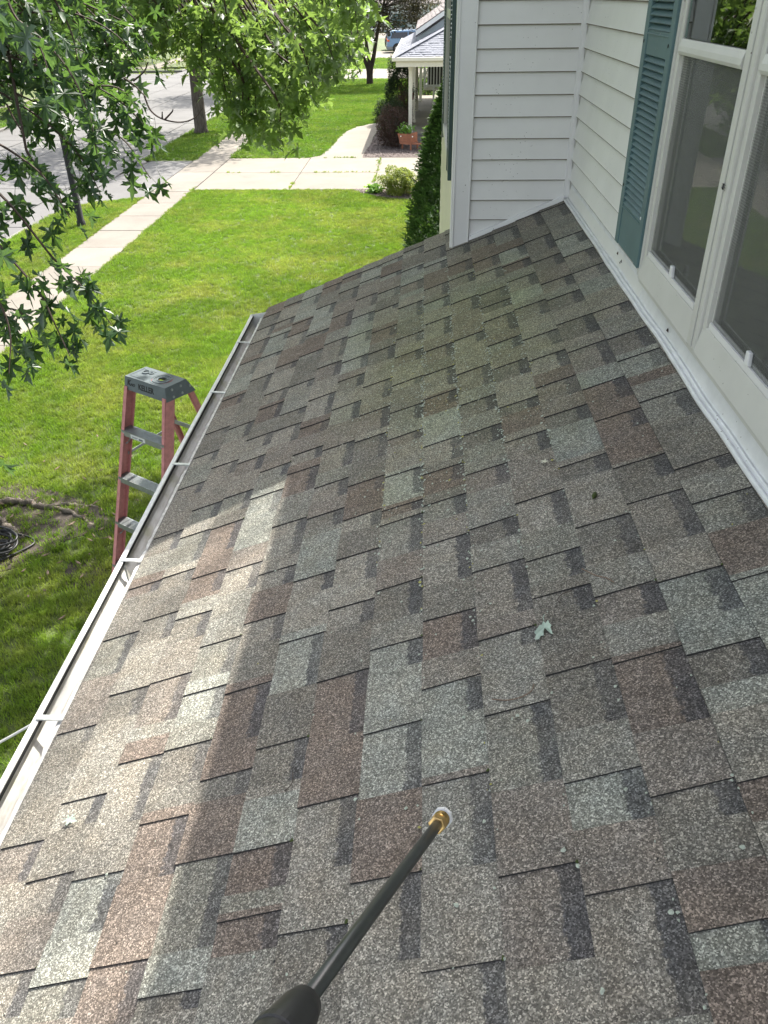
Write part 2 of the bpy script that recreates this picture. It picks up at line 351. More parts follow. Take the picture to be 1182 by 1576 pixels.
PATCH = [["L",-5,0.781,0.958],["L",-3,0.723,0.812],["L",-2,1.467,1.666],["L",-2,1.897,2.137],["L",-2,0.986,1.119],["L",0,1.204,1.489],["L",1,1.061,1.261],["L",0,1.111,1.208],["L",5,1.19,1.43],["L",6,1.178,1.391],["L",5,1.044,1.117],["L",3,0.883,0.964],["L",3,0.664,0.765],["L",4,0.624,0.664],["L",0,2.163,2.374],["L",1,2.451,2.702],["L",-2,3.516,3.98],["L",-2,3.904,4.222],["L",-6,4.158,4.433],["L",-6,4.381,4.613],["L",0,4.423,4.781],["L",0,4.226,4.375],["L",-5,4.647,4.858],["L",-4,4.343,4.661],["L",4,2.074,2.321],["L",5,2.435,2.621],["L",6,2.435,2.609],["L",6,3.27,3.465],["L",4,3.49,3.669],["L",4,4.096,4.254],["L",-7,3.824,4.032],["L",-4,1.426,1.611],["L",-4,2.213,2.601],["R",-5,2.086,2.348],["R",-5,1.333,1.414],["R",-3,1.748,1.93],["R",-3,1.201,1.337],["R",-3,1.322,1.526],["R",-1,1.078,1.434],["R",0,0.852,1.046],["R",-2,0.892,0.988],["R",-3,0.982,1.137],["R",-4,0.703,1.16],["R",-2,0.763,0.858],["R",1,1.413,1.554],["R",1,1.253,1.312],["R",4,1.04,1.249],["R",6,1.367,1.59],["R",4,0.66,0.763],["R",5,0.817,0.897],["R",-3,2.96,3.122],["R",-5,3.298,3.477],["R",-5,4.41,4.67],["R",-1,3.711,3.948],["R",-5,4.0,4.221],["R",-7,3.662,3.929],["R",-3,2.487,2.7],["R",0,2.105,2.183],["R",-1,2.128,2.383],["R",1,2.697,2.879],["R",1,2.143,2.243],["R",5,2.249,2.48],["R",3,2.348,2.505],["R",5,1.963,2.187],["R",6,2.369,2.455],["R",4,2.595,2.696],["R",4,3.986,4.105],["R",-5,1.994,2.113],["R",-7,2.172,2.261]]
# ================================================================== THE HOUSE
AL = 0.40266; CA, SA = math.cos(AL), math.sin(AL); E = .1429
def RP(u, y, h=0): return (u*CA - h*SA, y, u*SA + h*CA)     # roof coordinates: u up the slope (m), h above the deck
GZ = -3.3
house = empty('house', (2, 3, GZ)); tag(house, 'white vinyl sided house with teal shutters that the shingled roof leans against', 'house')
def hp(mb, name, mats, parent=None, **k):
    o = mb.build(name, mats, parent or house, **k)
    o.matrix_parent_inverse = Matrix.Translation(-Vector((2, 3, GZ))) if (parent is None or parent is house) else Matrix()
    return o
# walls (bodies behind the cladding)
WX, WY, WW = .83, 4.845, .175      # window-wall plane, end-wall plane, wing-wall plane
b = MB()
b.box((WX, WY, GZ), (8, 8.35, 2.3)); b.box((WW, WY, GZ), (WX, 8.35, 2.3))                 # wing
b.box((WX, 3.0, .3), (WX+.12, WY, 2.3)); b.box((WX, -4, .3), (WX+.12, .55, 2.3))
b.box((WX, .55, .3), (WX+.12, 3.0, .5)); b.box((WX, .55, 2.02), (WX+.12, 3.0, 2.3)); b.box((WX, -4, GZ), (8, 3.0, .29))
b.box((7.9, -4, .3), (8, WY, 2.3)); b.box((WX+.12, -4, .3), (7.9, -3.9, 2.3))
hp(b, 'wall', M['siding'])
b = MB().box((-.78, -3.2, GZ), (.8, 5.05, -.42)); hp(b, 'lower_wall', M['siding'])
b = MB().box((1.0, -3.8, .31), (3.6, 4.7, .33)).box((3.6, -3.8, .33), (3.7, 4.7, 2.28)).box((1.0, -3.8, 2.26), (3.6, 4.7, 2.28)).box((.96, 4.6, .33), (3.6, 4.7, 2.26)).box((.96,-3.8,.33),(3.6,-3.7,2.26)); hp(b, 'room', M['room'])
# main roofs above with their overhanging eaves
b = MB()
b.prism([(.465, -4.4, 2.30), (.465, -4.4, 2.46), (4.4, -4.4, 4.1), (8.4, -4.4, 2.46), (8.4, -4.4, 2.3)], (0, 13.0, 0))
b.prism([(-.24, 4.59, 2.305), (-.24, 4.59, 2.465), (-.24, 6.65, 3.3), (-.24, 8.75, 2.465), (-.24, 8.75, 2.305)], (8.6, 0, 0))
hp(b, 'upper_roof', [M['roof_brown']])
b = MB().box((.450, -4.4, 2.31), (.463, 4.57, 2.45)).box((-.255, 4.57, 2.31), (-.243, 8.74, 2.45)).box((-.24, 4.575, 2.31), (.448, 4.588, 2.45)); hp(b, 'fascia', M['trim'])

# --- siding planks
def plank(parent, axis, p0, p1, z, at, h=.107, out=.018, mat='siding'):
    """axis 'x': runs along x facing -y at y=at; axis 'y': runs along y facing -x at x=at; axis 'w' the same"""
    prof = [(0.002, h+.010), (out-.001, .012), (out+.001, .003), (out-.001, -.001), (out-.005, -.002), (out-.007, .004), (0, 0.004)]
    mb = MB()
    if axis == 'x': pts = [(p0, at-d, z+zz) for d, zz in prof]; vec = (p1-p0, 0, 0)
    else: pts = [(at-d, p0, z+zz) for d, zz in prof]; vec = (0, p1-p0, 0)
    mb.prism(pts, vec)
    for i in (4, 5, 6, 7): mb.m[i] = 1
    o = mb.build('siding_plank', [M[mat], M['dirt']], parent); return o
Z0 = .2332
ew = MB().box((.25, WY-.003, .05), (.80, WY+.002, 2.3)); ew = hp(ew, 'end_wall', M['siding'])
mpi = ew.matrix_parent_inverse.copy()
def sub(o): return o
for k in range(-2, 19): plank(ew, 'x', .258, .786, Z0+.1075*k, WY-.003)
ww = hp(MB().box((WX-.003, 3.0, .34), (WX+.002, WY-.01, 2.3)), 'window_wall', M['siding'])
for k in range(1, 18):
    z = Z0+.1075*k
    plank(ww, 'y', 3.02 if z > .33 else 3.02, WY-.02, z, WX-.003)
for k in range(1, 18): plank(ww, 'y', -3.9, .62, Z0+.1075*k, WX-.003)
wg = hp(MB().box((WW-.002, WY+.01, -3.25), (WW+.002, 8.33, 2.3)), 'wing_wall', M['siding_cream_bounce'])
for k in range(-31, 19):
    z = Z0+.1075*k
    plank(wg, 'y', WY+.05, 8.345, z, WW-.002, mat='siding_cream_bounce', out=.014)
# corner boards and posts
b = MB().box((.158, WY-.030, .02), (.257, WY-.004, 2.3)).box((.148, WY-.018, .02), (.158, WY+.055, 2.3)).box((.159, WY-.036, .02), (.168, WY-.030, 2.3)).box((.247, WY-.036, .02), (.256, WY-.030, 2.3))
hp(b, 'corner_board', M['trim'], bevel=.003)
b = MB().box((.785, WY-.026, .335), (.800, WY-.004, 2.3)).box((.800, WY-.034, .335), (.809, WY-.004, 2.3)).box((.809, WY-.034, .335), (.815, WY-.026, 2.3)).box((.817, WY-.05, .345), (.824, WY-.036, 2.3), 1)
hp(b, 'inside_corner_post', [M['trim'], M['casing']])
b = MB().box((.162, 8.345, -3.25), (.172, 8.40, 2.3)).box((.172, 8.352, -3.25), (.26, 8.372, 2.3)); hp(b, 'corner_board', M['siding_cream_bounce'])
# trim strip that follows the roof slope on the end wall
p = lambda x, d, y: (x, y, x*math.tan(AL)+d)
b = MB().prism([p(.259, .006, WY-.040), p(.259, .030, WY-.036), p(.259, .032, WY-.016), p(.259, .006, WY-.016)], (.530, 0, .530*math.tan(AL)))
hp(b, 'slope_trim', M['trim'], bevel=.002)
# --- wall flashing with its wavy lip
wv = lambda y: .0055*math.sin(y*5.1+.6) *.5 + .0016*math.sin(y*9.7+2) + .001*math.sin(y*17)
prof = [(.7905, .3385), (.7880, .3440), (.7900, .3520), (.7955, .3545), (.7990, .3505), (.8015, .3525), (.8035, .3600), (.8075, .3615), (.8105, .3580), (.8135, .3660), (.8175, .3830), (.8195, .4050), (.8200, .4420)]
wob = lambda i, y: ((wv(y)*(1 if i < 9 else .55 if i < 11 else .1)) * (1.0 if y < 3.6 else .45), wv(y*1.3+2)*.35*(1 if i > 3 else .3))
b = MB().sweep(prof, -2.2, 4.80, 300, wob); hp(b, 'wall_flashing', M['flash'], smooth=True, solid=.0012)

# --- shutter
def shutter(y0, y1, z0, z1, X, mids, mat, depth=.032, n_step=.0212):
    root = hp(MB().box((X+depth-.006, y0+.045, z0+.02), (X+depth-.001, y1-.045, z1)), 'shutter', M[mat])
    b = MB().box((X, y0, z0), (X+depth, y0+.052, z1)).box((X, y1-.052, z0), (X+depth, y1, z1)); b.build('stile', M[mat], root, bevel=.003)
    cuts = [z0] + [c for a in mids for c in a] + [z1]
    for a, bb in zip([z0]+[c[1] for c in mids], [c[0] for c in mids]+[z1]): pass
    edges = [(z0, z0+.155)] + mids
    for a, bb in edges:
        q = MB().box((X+.004, y0+.052, a), (X+.012, y1-.052, bb)).box((X+.0005, y0+.052, bb-.014), (X+.004, y1-.052, bb-.008))
        q.build('panel', M[mat], root, bevel=.0015)
    spans = list(zip([e[1] for e in edges], [e[0] for e in edges[1:]] + [z1]))
    me = None
    for a, bb in spans:
        n = int((bb-a)/n_step)
        for i in range(n):
            z = a + (i+.15)*(bb-a)/n; st = (bb-a)/n
            if me is None:
                q = MB().prism([(0, y0+.050, 0), (.003, y0+.050, -.003), (.024, y0+.050, st*.80), (.022, y0+.050, st*.95)], (0, y1-y0-.100, 0))
                o = q.build('louvre', M[mat], root); me = o.data
            else:
                o = bpy.data.objects.new('louvre', me); link(o, root)
            o.location = (X+.0008, 0, z)
    return root
sh = shutter(3.012, 3.415, .478, 2.08, .780, [(1.150, 1.226)], 'shutter', .032)
b = MB().tube([(.778, 3.052, .647), (.7795, 3.052, .647)], .0055, 10); b.build('screw', M['white'], sh)
b = MB().tube([(.7785, 3.39, .700), (.7795, 3.39, .700)], .006, 10).tube([(.7785, 3.05, 1.19), (.7795, 3.05, 1.19)], .006, 10).tube([(.7785, 3.395, 1.19), (.7795, 3.395, 1.19)], .006, 10); b.build('screw', M['dark'], sh)
for (a, c) in ((4.97, 5.33), (6.62, 6.98)):
    shutter(a, c, .42, 2.0, .128, [(1.05, 1.13)], 'shutter_green', .030)
# --- wing window between its shutters
wn = hp(MB().box((.135, 5.36, .52), (.160, 5.42, 2.0)).box((.135, 6.53, .52), (.160, 6.59, 2.0)).box((.130, 5.36, .47), (.160, 6.59, .52)).box((.14, 5.42, 1.2), (.156, 6.53, 1.25)), 'window', M['casing'])
MB().box((.150, 5.42, .52), (.156, 6.53, 1.2)).box((.150, 5.42, 1.25), (.156, 6.53, 2.0)).build('pane', M['glassdark'], wn)
# --- the two windows of the window wall
def window(ya, yb, yc, zmeet=1.19):
    """opening from ya (near mullion) to yb (far jamb); front of casing x=.79"""
    X = .790
    root = hp(MB().box((X, yb, .452), (X+.040, yb+.028, 2.0)).box((X+.008, yb-.030, .47), (X+.04, yb, 2.0)).box((X+.020, yb-.046, .53), (X+.04, yb-.030, 2.0)), 'window', M['casing'], bevel=.002)
    b = MB().box((X+.006, ya, .47), (X+.04, ya+.026, 2.0)).box((X+.018, ya+.026, .53), (X+.04, ya+.042, 2.0)); b.build('jamb', M['casing'], root, bevel=.002)
    y0, y1 = ya+.042, yb-.046
    # sloping bottom panel and its groove rails
    b = MB().prism([(X-.004, ya, .448), (X+.010, ya, .536), (X+.035, ya, .536), (X+.035, ya, .448)], (0, yb-ya-.001, 0)); b.build('bottom_panel', M['casing'], root, bevel=.003)
    b = MB().box((X+.010, y0, .538), (X+.016, y1, .556)).box((X+.019, y0, .538), (X+.024, y1, .562)); b.build('track', M['trim'], root)
    b = MB().prism([(X+.004, y0-.012, zmeet-.018), (X-.001, y0-.012, zmeet-.008), (X+.001, y0-.012, zmeet+.006), (X+.008, y0-.012, zmeet+.026), (X+.03, y0-.012, zmeet+.026), (X+.03, y0-.012, zmeet-.018)], (0, y1-y0+.024, 0)); b.build('meeting_rail', M['casing'], root, bevel=.002)
    b = MB().box((X+.0125, y0-.012, zmeet+.028), (X+.0145, y1+.012, 2.0)); b.build('upper_pane', M['glass'], root)
    b = MB().box((X+.017, y0, .545), (X+.0172, y1, zmeet-.020)); b.build('insect_screen', M['screen'], root)
    b = MB().box((X+.034, y0, .545), (X+.0365, y1, zmeet-.020)); b.build('lower_pane', M['glass'], root)
    b = MB().box((X+.055, y0, .545), (X+.075, y0+.05, 2.0)).box((X+.055, y1-.05, .545), (X+.075, y1, 2.0)).box((X+.055, y0, .83), (X+.075, y1, .875)).box((X+.055, y0, .545), (X+.075, y1, .585)); b.build('inner_sash', M['casing'], root)
    b = MB().box((X+.058, y0+.05, .585), (X+.060, y1-.05, 2.0)); b.build('inner_pane', M['glass'], root)
    b = MB().prism([(X+.006, (y0+y1)/2-.014-.02, .556), (X+.004, (y0+y1)/2-.012-.02, .592), (X+.004, (y0+y1)/2+.010-.02, .592), (X+.006, (y0+y1)/2+.014-.02, .556)], (.012, 0, 0)); b.build('latch_tab', M['whiteplastic'], root, bevel=.003)
    # curtains: pleated sheets each side
    def pleat(a, c):
        n = 60; vs = []
        for j in (0, 1):
            for i in range(n+1):
                t = i/n; y = a+(c-a)*t; vs.append((X+.13+.018*math.sin(t*62)+.01*math.sin(t*21+j), y, (.45, 2.1)[j]))
        return MB().add(vs, [[i, i+1, n+2+i, n+1+i] for i in range(n)])
    pleat(y1-.36, y1+.05).build('curtain', M['curtain'], root, smooth=True)
    pleat(y0-.05, y0+.16).build('curtain', M['curtain'], root, smooth=True)
    return root
window(2.335, 3.0, 0); window(1.60, 2.262, 0); window(.84, 1.53, 0)
b = MB().box((.786, 2.296, .452), (.83, 2.333, 2.0)).box((.788, 2.264, .452), (.83, 2.290, 2.0)).box((.80, 2.290, .452), (.83, 2.296, 2.0), 1)
hp(b, 'mullion', [M['casing'], M['dark']], bevel=.002)
b = MB().box((.786, 1.55, .452), (.83, 1.598, 2.0)).box((.786, .62, .452), (.83, .838, 2.0)); hp(b, 'mullion', M['casing'])
b = MB().box((.798, .62, .428), (.83, 3.02, .447)); hp(b, 'sill_strip', M['casing']); b = MB().box((.79, .62, 2.0), (.83, 3.03, 2.06)); hp(b, 'head_trim', M['casing'])

# --- the shingled lean-to roof
roof = hp(MB().prism([RP(-8.02*E, 0, -.03), RP(-8.02*E, 0, -.004), RP(6.35*E, 0, -.004), RP(6.35*E, 0, -.03)], (0, 0, 0)) if False else
          MB().prism([tuple(Vector(RP(-8.0*E, -2.2, -.03))), RP(-8.0*E, -2.2, -.003), RP(6.35*E, -2.2, -.003), RP(6.35*E, -2.2, -.03)], (0, 7.44, 0)), 'roof', M['asphalt_edge'])
random.seed(21)
cNEU = [(.186, .172, .153), (.160, .151, .135), (.205, .192, .171), (.184, .180, .160), (.150, .141, .127), (.214, .202, .180), (.176, .158, .142), (.195, .190, .172)]
cR = [(.152, .128, .113), (.142, .118, .104), (.158, .132, .116)]
cL = [(.212, .217, .197), (.230, .234, .213), (.202, .208, .190)]
cR2 = [(.16, .115, .102)]
def colour_at(k, y, seed):
    for c, kk, a, bb in PATCH:
        if kk == k and a <= y <= bb: return (cL if c == 'L' else cR)[(k*7+int(a*31)) % 3]
    r = random.Random(seed); v = r.random()
    if y < .55 or y > 3.9:
        if v < .13: return r.choice(cL)
        if v < .26: return r.choice(cR)
    return r.choice(cNEU)
def cuts_for(k, y0, y1):
    c = [y0, y1]
    for _, kk, a, bb in PATCH:
        if kk == k:
            for q in (a, bb):
                if y0+.012 < q < y1-.012: c.append(q)
    return sorted(c)
def strip_mesh(mb_name, pieces, parent, kind=None, name='shingle'):
    """pieces: list of (verts, faces, colours per face, band per vert, mi)"""
    vs, fs, fc, vb, mi = [], [], [], [], []
    for v, f, c, bnd, mm in pieces:
        o = len(vs); vs += v; fs += [[i+o for i in q] for q in f]; fc += c; vb += bnd; mi += mm
    me = bpy.data.meshes.new(name); me.from_pydata(vs, [], fs); me.update()
    me.materials.append(M['shingle']); me.materials.append(M['asphalt_edge'])
    me.polygons.foreach_set('material_index', mi)
    ca = me.color_attributes.new('col', 'FLOAT_COLOR', 'CORNER'); buf = []
    for pl in me.polygons: buf += list(fc[pl.index] + (1,)) * pl.loop_total
    ca.data.foreach_set('color', buf)
    at = me.attributes.new('band', 'FLOAT', 'POINT'); at.data.foreach_set('value', vb)
    o = bpy.data.objects.new(name, me); link(o, parent)
    if kind: o['kind'] = kind
    return o
def tab_piece(k, y0, y1, r):
    """one raised tooth of course k"""
    T = .0037; ul, uu = (k-1)*E, k*E - .0004
    ul += r.uniform(-.0012, .0012)
    hb, ht = .0054, .0004
    ys = cuts_for(k, y0, y1); n = len(ys)
    ys2 = list(ys); sk = r.uniform(-.004, .004)
    vs, band = [], []
    curl = r.uniform(0, .0016)
    for i, y in enumerate(ys2):
        ysk = y + (sk if i == 0 else 0)
        c = curl*(1 if i == 0 else .3)
        jl = r.uniform(-.0008, .0008)
        vs += [RP(ul+jl, y - (.003 if i == 0 else 0), hb-.003), RP(ul+jl, y - (.003 if i == 0 else 0), hb+T+c), RP(uu, ysk, ht+T*.9), RP(uu, ysk, ht-.003)]
    fs, fc, mi = [], [], []
    seedb = int(abs(k*1000+y0*777))
    base = r.choice(cNEU)
    for i in range(n-1):
        a, bq = 4*i, 4*(i+1); ymid = (ys[i]+ys[i+1])/2
        c = colour_at(k, ymid, seedb)
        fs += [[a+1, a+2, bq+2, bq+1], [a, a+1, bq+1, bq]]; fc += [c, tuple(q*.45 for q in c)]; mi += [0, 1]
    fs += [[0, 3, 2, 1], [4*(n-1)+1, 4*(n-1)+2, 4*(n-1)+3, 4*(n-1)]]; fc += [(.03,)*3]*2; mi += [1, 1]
    return vs, fs, fc, [0.0]*len(vs), mi
tabs, stuffs, n_tab = [], [], 0
YN, YF = -2.2, 5.262
for k in range(-7, 8):
    r = random.Random(100+k)
    ul0, uu0 = (k-1)*E, k*E
    sl = [(a, bb) for a, bb in SLASH.get(k, [])]
    if k == 7: uu0 = 6.3*E
    # complete the list with plausible teeth
    full = []; y = YF
    pts = sorted(sl, reverse=True)
    seq = [(YF+.05, 0)] + pts + [(YN, 0)]
    for i in range(len(seq)-1):
        hi, lo = seq[i], seq[i+1]
        if i > 0: full.append(hi)
        gap = (hi[0]-hi[1]) - lo[0]
        yy = hi[0]-hi[1]
        lim = .37
        while yy - lo[0] > lim:
            step = r.uniform(.13, .27)
            yn = yy - step
            if yn - lo[0] < .09: break
            bl = r.choice([.06, .09, .12, .15, .19]); bl = min(bl, max(.04, yn-lo[0]-.08))
            full.append((yn, bl)); yy = yn - bl
    full = sorted(set(full))
    # under-layer strip of the course, cut-outs painted with the shadow band
    pcs = []
    cutsy = [YN]
    segs = []      # (y0,y1,is_recess)
    prev = YN
    for a, bl in full:
        if a-bl > prev: segs.append((prev, a-bl, 0))
        segs.append((max(prev, a-bl), a, 1)); prev = a
    segs.append((prev, YF, 0))
    vs, fs, fc, vb, mi = [], [], [], [], []
    for (a, c, rec) in segs:
        if c-a < 1e-4: continue
        colr = colour_at(k, (a+c)/2, int(abs(k*999+a*1311)))
        us = [ul0, ul0+E*r.uniform(.58, .64), ul0+E*.80, uu0] if rec else [ul0, uu0]
        hs = lambda u: .0054*(1-(u-ul0)/E)
        o = len(vs)
        for yv in (a, c):
            for i, u in enumerate(us): vs.append(RP(u, yv, hs(u))); vb.append([0, 0, 1, 1][i] if rec else 0)
        m_ = len(us)
        for i in range(m_-1): fs.append([o+i, o+i+1, o+m_+i+1, o+m_+i]); fc.append(colr); mi.append(0)
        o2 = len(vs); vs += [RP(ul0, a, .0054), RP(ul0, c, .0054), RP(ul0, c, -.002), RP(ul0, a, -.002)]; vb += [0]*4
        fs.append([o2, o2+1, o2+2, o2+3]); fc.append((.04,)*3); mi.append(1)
    strip_mesh('', [(vs, fs, fc, vb, mi)], roof, name='shingle_course')
    prevy = YN
    for i, (a, bl) in enumerate(full + [(YF, 0)]):
        y0, y1 = prevy, a-bl
        if y1-y0 > .01 and not (k == 7):
            pc = tab_piece(k, y0, y1, r)
            if y1 < .50 or n_tab >= 298: stuffs.append(pc)
            else: strip_mesh('', [pc], roof); n_tab += 1
        prevy = a
# starter strip at the eave and the tabs nearer than the picture
strip_mesh('', [([RP(-8.12*E, YN, .001), RP(-7.9*E, YN, .001), RP(-7.9*E, YF, .001), RP(-8.12*E, YF, .001), RP(-8.12*E, YN, -.004), RP(-8.12*E, YF, -.004)], [[0, 1, 2, 3], [0, 3, 5, 4]], [(.15, .14, .13), (.05,)*3], [0.0]*6, [0, 1])], roof, name='starter_course')
if stuffs: strip_mesh('', stuffs, roof, 'stuff', 'shingle')
# rake edge board
b = MB().prism([RP(-8.05*E, YF-.012, -.035), RP(-8.05*E, YF-.012, -.003), RP(2.0*E, YF-.012, -.003), RP(2.0*E, YF-.012, -.035)], (0, .010, 0)); hp(b, 'rake_edge', M['trim'])

# --- gutter
GX = 0.0
gr = [(-1.052, -.468), (-1.050, -.590), (-1.062, -.598), (-1.112, -.598), (-1.120, -.585), (-1.122, -.560), (-1.134, -.535), (-1.152, -.515), (-1.158, -.492), (-1.158, -.462)]
gut = hp(MB().sweep(gr, -2.2, 5.150, 60, lambda i, y: (.0016*math.sin(y*3.3), .0022*math.sin(y*2.1+1))), 'gutter', [M['gutter_in']], smooth=False, solid=.0016)
b = MB().sweep([(-1.1595, -.502), (-1.1605, -.461), (-1.1595, -.457), (-1.1425, -.4565), (-1.1410, -.4585)], -2.2, 5.152, 60, lambda i, y: (.0016*math.sin(y*3.3), .0022*math.sin(y*2.1+1)))
b.build('outer_lip', M['gutter'], gut, solid=.0012)
b = MB().sweep([(-1.1405, -.4600), (-1.1390, -.4640), (-1.1385, -.4720)], -2.2, 5.150, 30); b.build('lip_fold', M['dark'], gut, solid=.001)
b = MB().prism([(x, 5.150, z) for x, z in gr[:-1]] + [(-1.158, 5.150, -.462)], (0, .003, 0)).prism([(-1.165, 5.153, -.455), (-1.04, 5.153, -.435), (-1.04, 5.153, -.60), (-1.12, 5.153, -.605), (-1.165, 5.153, -.51)], (0, .004, 0)); b.build('end_cap', M['gutter'], gut)
b = MB().sweep([(-1.030, -.452), (-1.075, -.469), (-1.0905, -.474), (-1.0895, -.490)], -2.2, 5.16, 260, lambda i, y: ((.0022*math.sin(y*61)+.0016*math.sin(y*149))*(i > 1), .0006*math.sin(y*80)))
b.build('drip_edge', M['chip'], gut, solid=.001)
for yy in (5.40-.74, 3.925, 3.140, 2.400, 1.610, .86, .1):
    if yy > 5.1: continue
    b = MB().prism([(-1.150, yy-.011, -.4555), (-1.150, yy+.011, -.4555), (-1.056, yy+.019, -.4635), (-1.056, yy-.003, -.4635)], (0, 0, .0016))
    b.prism([(-1.150, yy-.010, -.4540), (-1.150, yy-.007, -.4540), (-1.056, yy+.000, -.4620), (-1.056, yy-.003, -.4620)], (0, 0, .003)); b.build('hanger', M['metal'], gut)
b = MB().tube([(-1.135, 2.385, -.470), (-1.128, 2.372, -.520), (-1.108, 2.352, -.565), (-1.086, 2.325, -.580), (-1.070, 2.305, -.560), (-1.066, 2.30, -.52)], .0035, 6); b.build('hidden_hook', M['metal'], gut)
b = MB().box((-1.048, -2.2, -.62), (-1.02, 5.13, -.47)); hp(b, 'fascia', M['trim'])
b = MB().box((-1.02, -2.2, -.62), (-.78, 5.05, -.60)); hp(b, 'soffit', M['trim'])
# ================================================================== THE GROUND
def slab(name, poly, z, th, mat, parent=None, kind='structure', bevel=0):
    o = MB().prism([(x, y, z-th) for x, y in poly], (0, 0, th)).build(name, mat, parent, bevel=bevel)
    if kind: o['kind'] = kind
    return o
rect = lambda x0, y0, x1, y1: [(x0, y0), (x1, y0), (x1, y1), (x0, y1)]
SZ = GZ-.12
g = MB().add([(-600, -300, SZ-.03), (600, -300, SZ-.03), (600, 900, SZ-.03), (-600, 900, SZ-.03)], [[0, 1, 2, 3]]).build('ground', M['lawn'], kind='structure')
KX = -9.6; OX = -17.75; SL, SR = -7.66, -6.52
# lawns
def curve(p0, p1, p2, n=8):
    return [tuple((1-t)**2*Vector(p0)+2*t*(1-t)*Vector(p1)+t*t*Vector(p2))[:2] for t in [i/n for i in range(n+1)]]
walkpoly = [(-1.50, 28.75), (-3.9, 28.75)] + [(-3.50, 29.2), (-3.36, 30.2), (-3.26, 32.2), (-3.12, 34.6), (-2.75, 36.0), (-2.2, 36.9), (-1.5, 37.3), (-.9, 37.4), (-.9, 36.0), (-1.80, 35.4), (-1.93, 33.4)]
slab('lawn', rect(SR+.01, -30, 30, 23.62), GZ, .2, M['lawn'])
slab('lawn', rect(KX+.15, -30, SL-.01, 21.6) if False else [(KX+.15, -30), (SL-.01, -30), (SL-.01, 22.75), (-8.9, 22.05), (-9.35, 21.3), (KX+.15, 19.6)], GZ, .2, M['lawn'])
slab('lawn', rect(SR+.01, 28.77, 30, 57.4), GZ, .2, M['lawn'])
slab('lawn', [(KX+.15, 29.2), (-9.2, 28.45), (SL-.01, 28.3), (SL-.01, 57.2), (KX+.15, 56.6)], GZ, .2, M['lawn'])
slab('lawn', rect(SR+.01, 65.3, 40, 76.5), GZ, .2, M['lawn']); slab('lawn', rect(KX+.15, 65.8, SL-.01, 76), GZ, .2, M['lawn'])
slab('lawn', rect(SR+.01, 85.5, 60, 400), GZ, .2, M['lawn']); slab('lawn', rect(KX+.15, 86, SL-.01, 160), GZ, .2, M['lawn'])
slab('lawn', rect(-19.9, -30, OX-.15, 53.0), GZ, .2, M['lawn']); slab('lawn', rect(-160, -30, -21.4, 51.5), GZ, .2, M['lawn'])
slab('lawn', rect(-160, 66.2, OX-.15, 67.6), GZ, .2, M['lawn']); slab('lawn', rect(-160, 69.2, -21.6, 300), GZ, .2, M['lawn'])
slab('lawn', rect(-20.2, 69.2, OX-.15, 300), GZ, .2, M['lawn'])
# street: concrete slabs with open joints over a dirt bed
street = slab('street', rect(OX-.3, -30, KX+.3, 300), SZ, .02, M['joint']); 
cross = slab('cross_street', rect(-160, 55.2, OX-.3, 64.4), SZ, .02, M['joint'])
def slabs(parent, xs, ys, z, th, mat, gap=.012, name='paving_slab', jit=.003):
    for i in range(len(xs)-1):
        for j in range(len(ys)-1):
            dz = random.uniform(-jit, jit); a = MB().prism([(xs[i]+gap/2, ys[j]+gap/2, z), (xs[i+1]-gap/2, ys[j]+gap/2, z), (xs[i+1]-gap/2, ys[j+1]-gap/2, z), (xs[i]+gap/2, ys[j+1]-gap/2, z)], (0, 0, th+dz))
            o = a.build(name, mat, parent)
ysl = [6+4.6*i for i in range(21)]
slabs(street, [OX, -15.6, -13.6, -10.45, KX], ysl, SZ+.002, .03, M['street'], .05)
slab('street', rect(OX, 102.7, KX, 300), SZ+.03, .02, M['street'])
slabs(cross, [-40, -35, -30.4, -25.8, -21.2, OX], [55.3, 59.8, 64.3], SZ+.002, .03, M['street'], .03)
# kerbs
def kerb(poly):
    n = slab('kerb', poly, GZ+.004, .14, M['kerb'], bevel=.02)
kerb(rect(KX, -30, KX+.15, 19.5)); kerb([(KX, 28.55), (KX+.15, 28.75), (KX+.15, 57), (KX, 57)]); kerb(rect(KX, 65.6, KX+.15, 76)); kerb(rect(OX-.15, -30, OX, 53.0)); kerb(rect(OX-.15, 66, OX, 160)); kerb(rect(-60, 66.0, OX-.16, 66.15)); kerb(rect(KX, 86, KX+.15, 160))
kerb([(KX, 28.5), (KX-.0, 28.2), (-9.3, 27.9), (-9.2, 28.2), (KX+.14, 28.7)])
kerb([(-19.5, 53.1), (OX, 53.05), (OX, 53.25), (-19.5, 55.1), (-60, 55.1), (-60, 54.95), (-19.6, 54.95)])
# sidewalk
sw = slab('sidewalk', rect(SL, -10, SR, 57.4), GZ+.002, .1, M['joint']); sw2 = slab('sidewalk', rect(SL, 65, SR, 160), GZ+.004, .1, M['walk'])
ys = [5.98+1.455*i for i in range(36)]
slabs(sw, [SL, SR], ys, GZ-.05, .058, M['walk'], .024)
slab('sidewalk', rect(SL, -10, SR, 5.9), GZ+.006, .1, M['walk']); 
slab('opposite_sidewalk', rect(-21.4, -30, -19.9, 54.9), GZ+.004, .1, M['walk']); slab('opposite_sidewalk', rect(-160, 67.6, -21.6, 69.2), GZ+.004, .1, M['walk']); slab('opposite_sidewalk', rect(-21.6, 67.6, -20.2, 300), GZ+.004, .1, M['walk'])
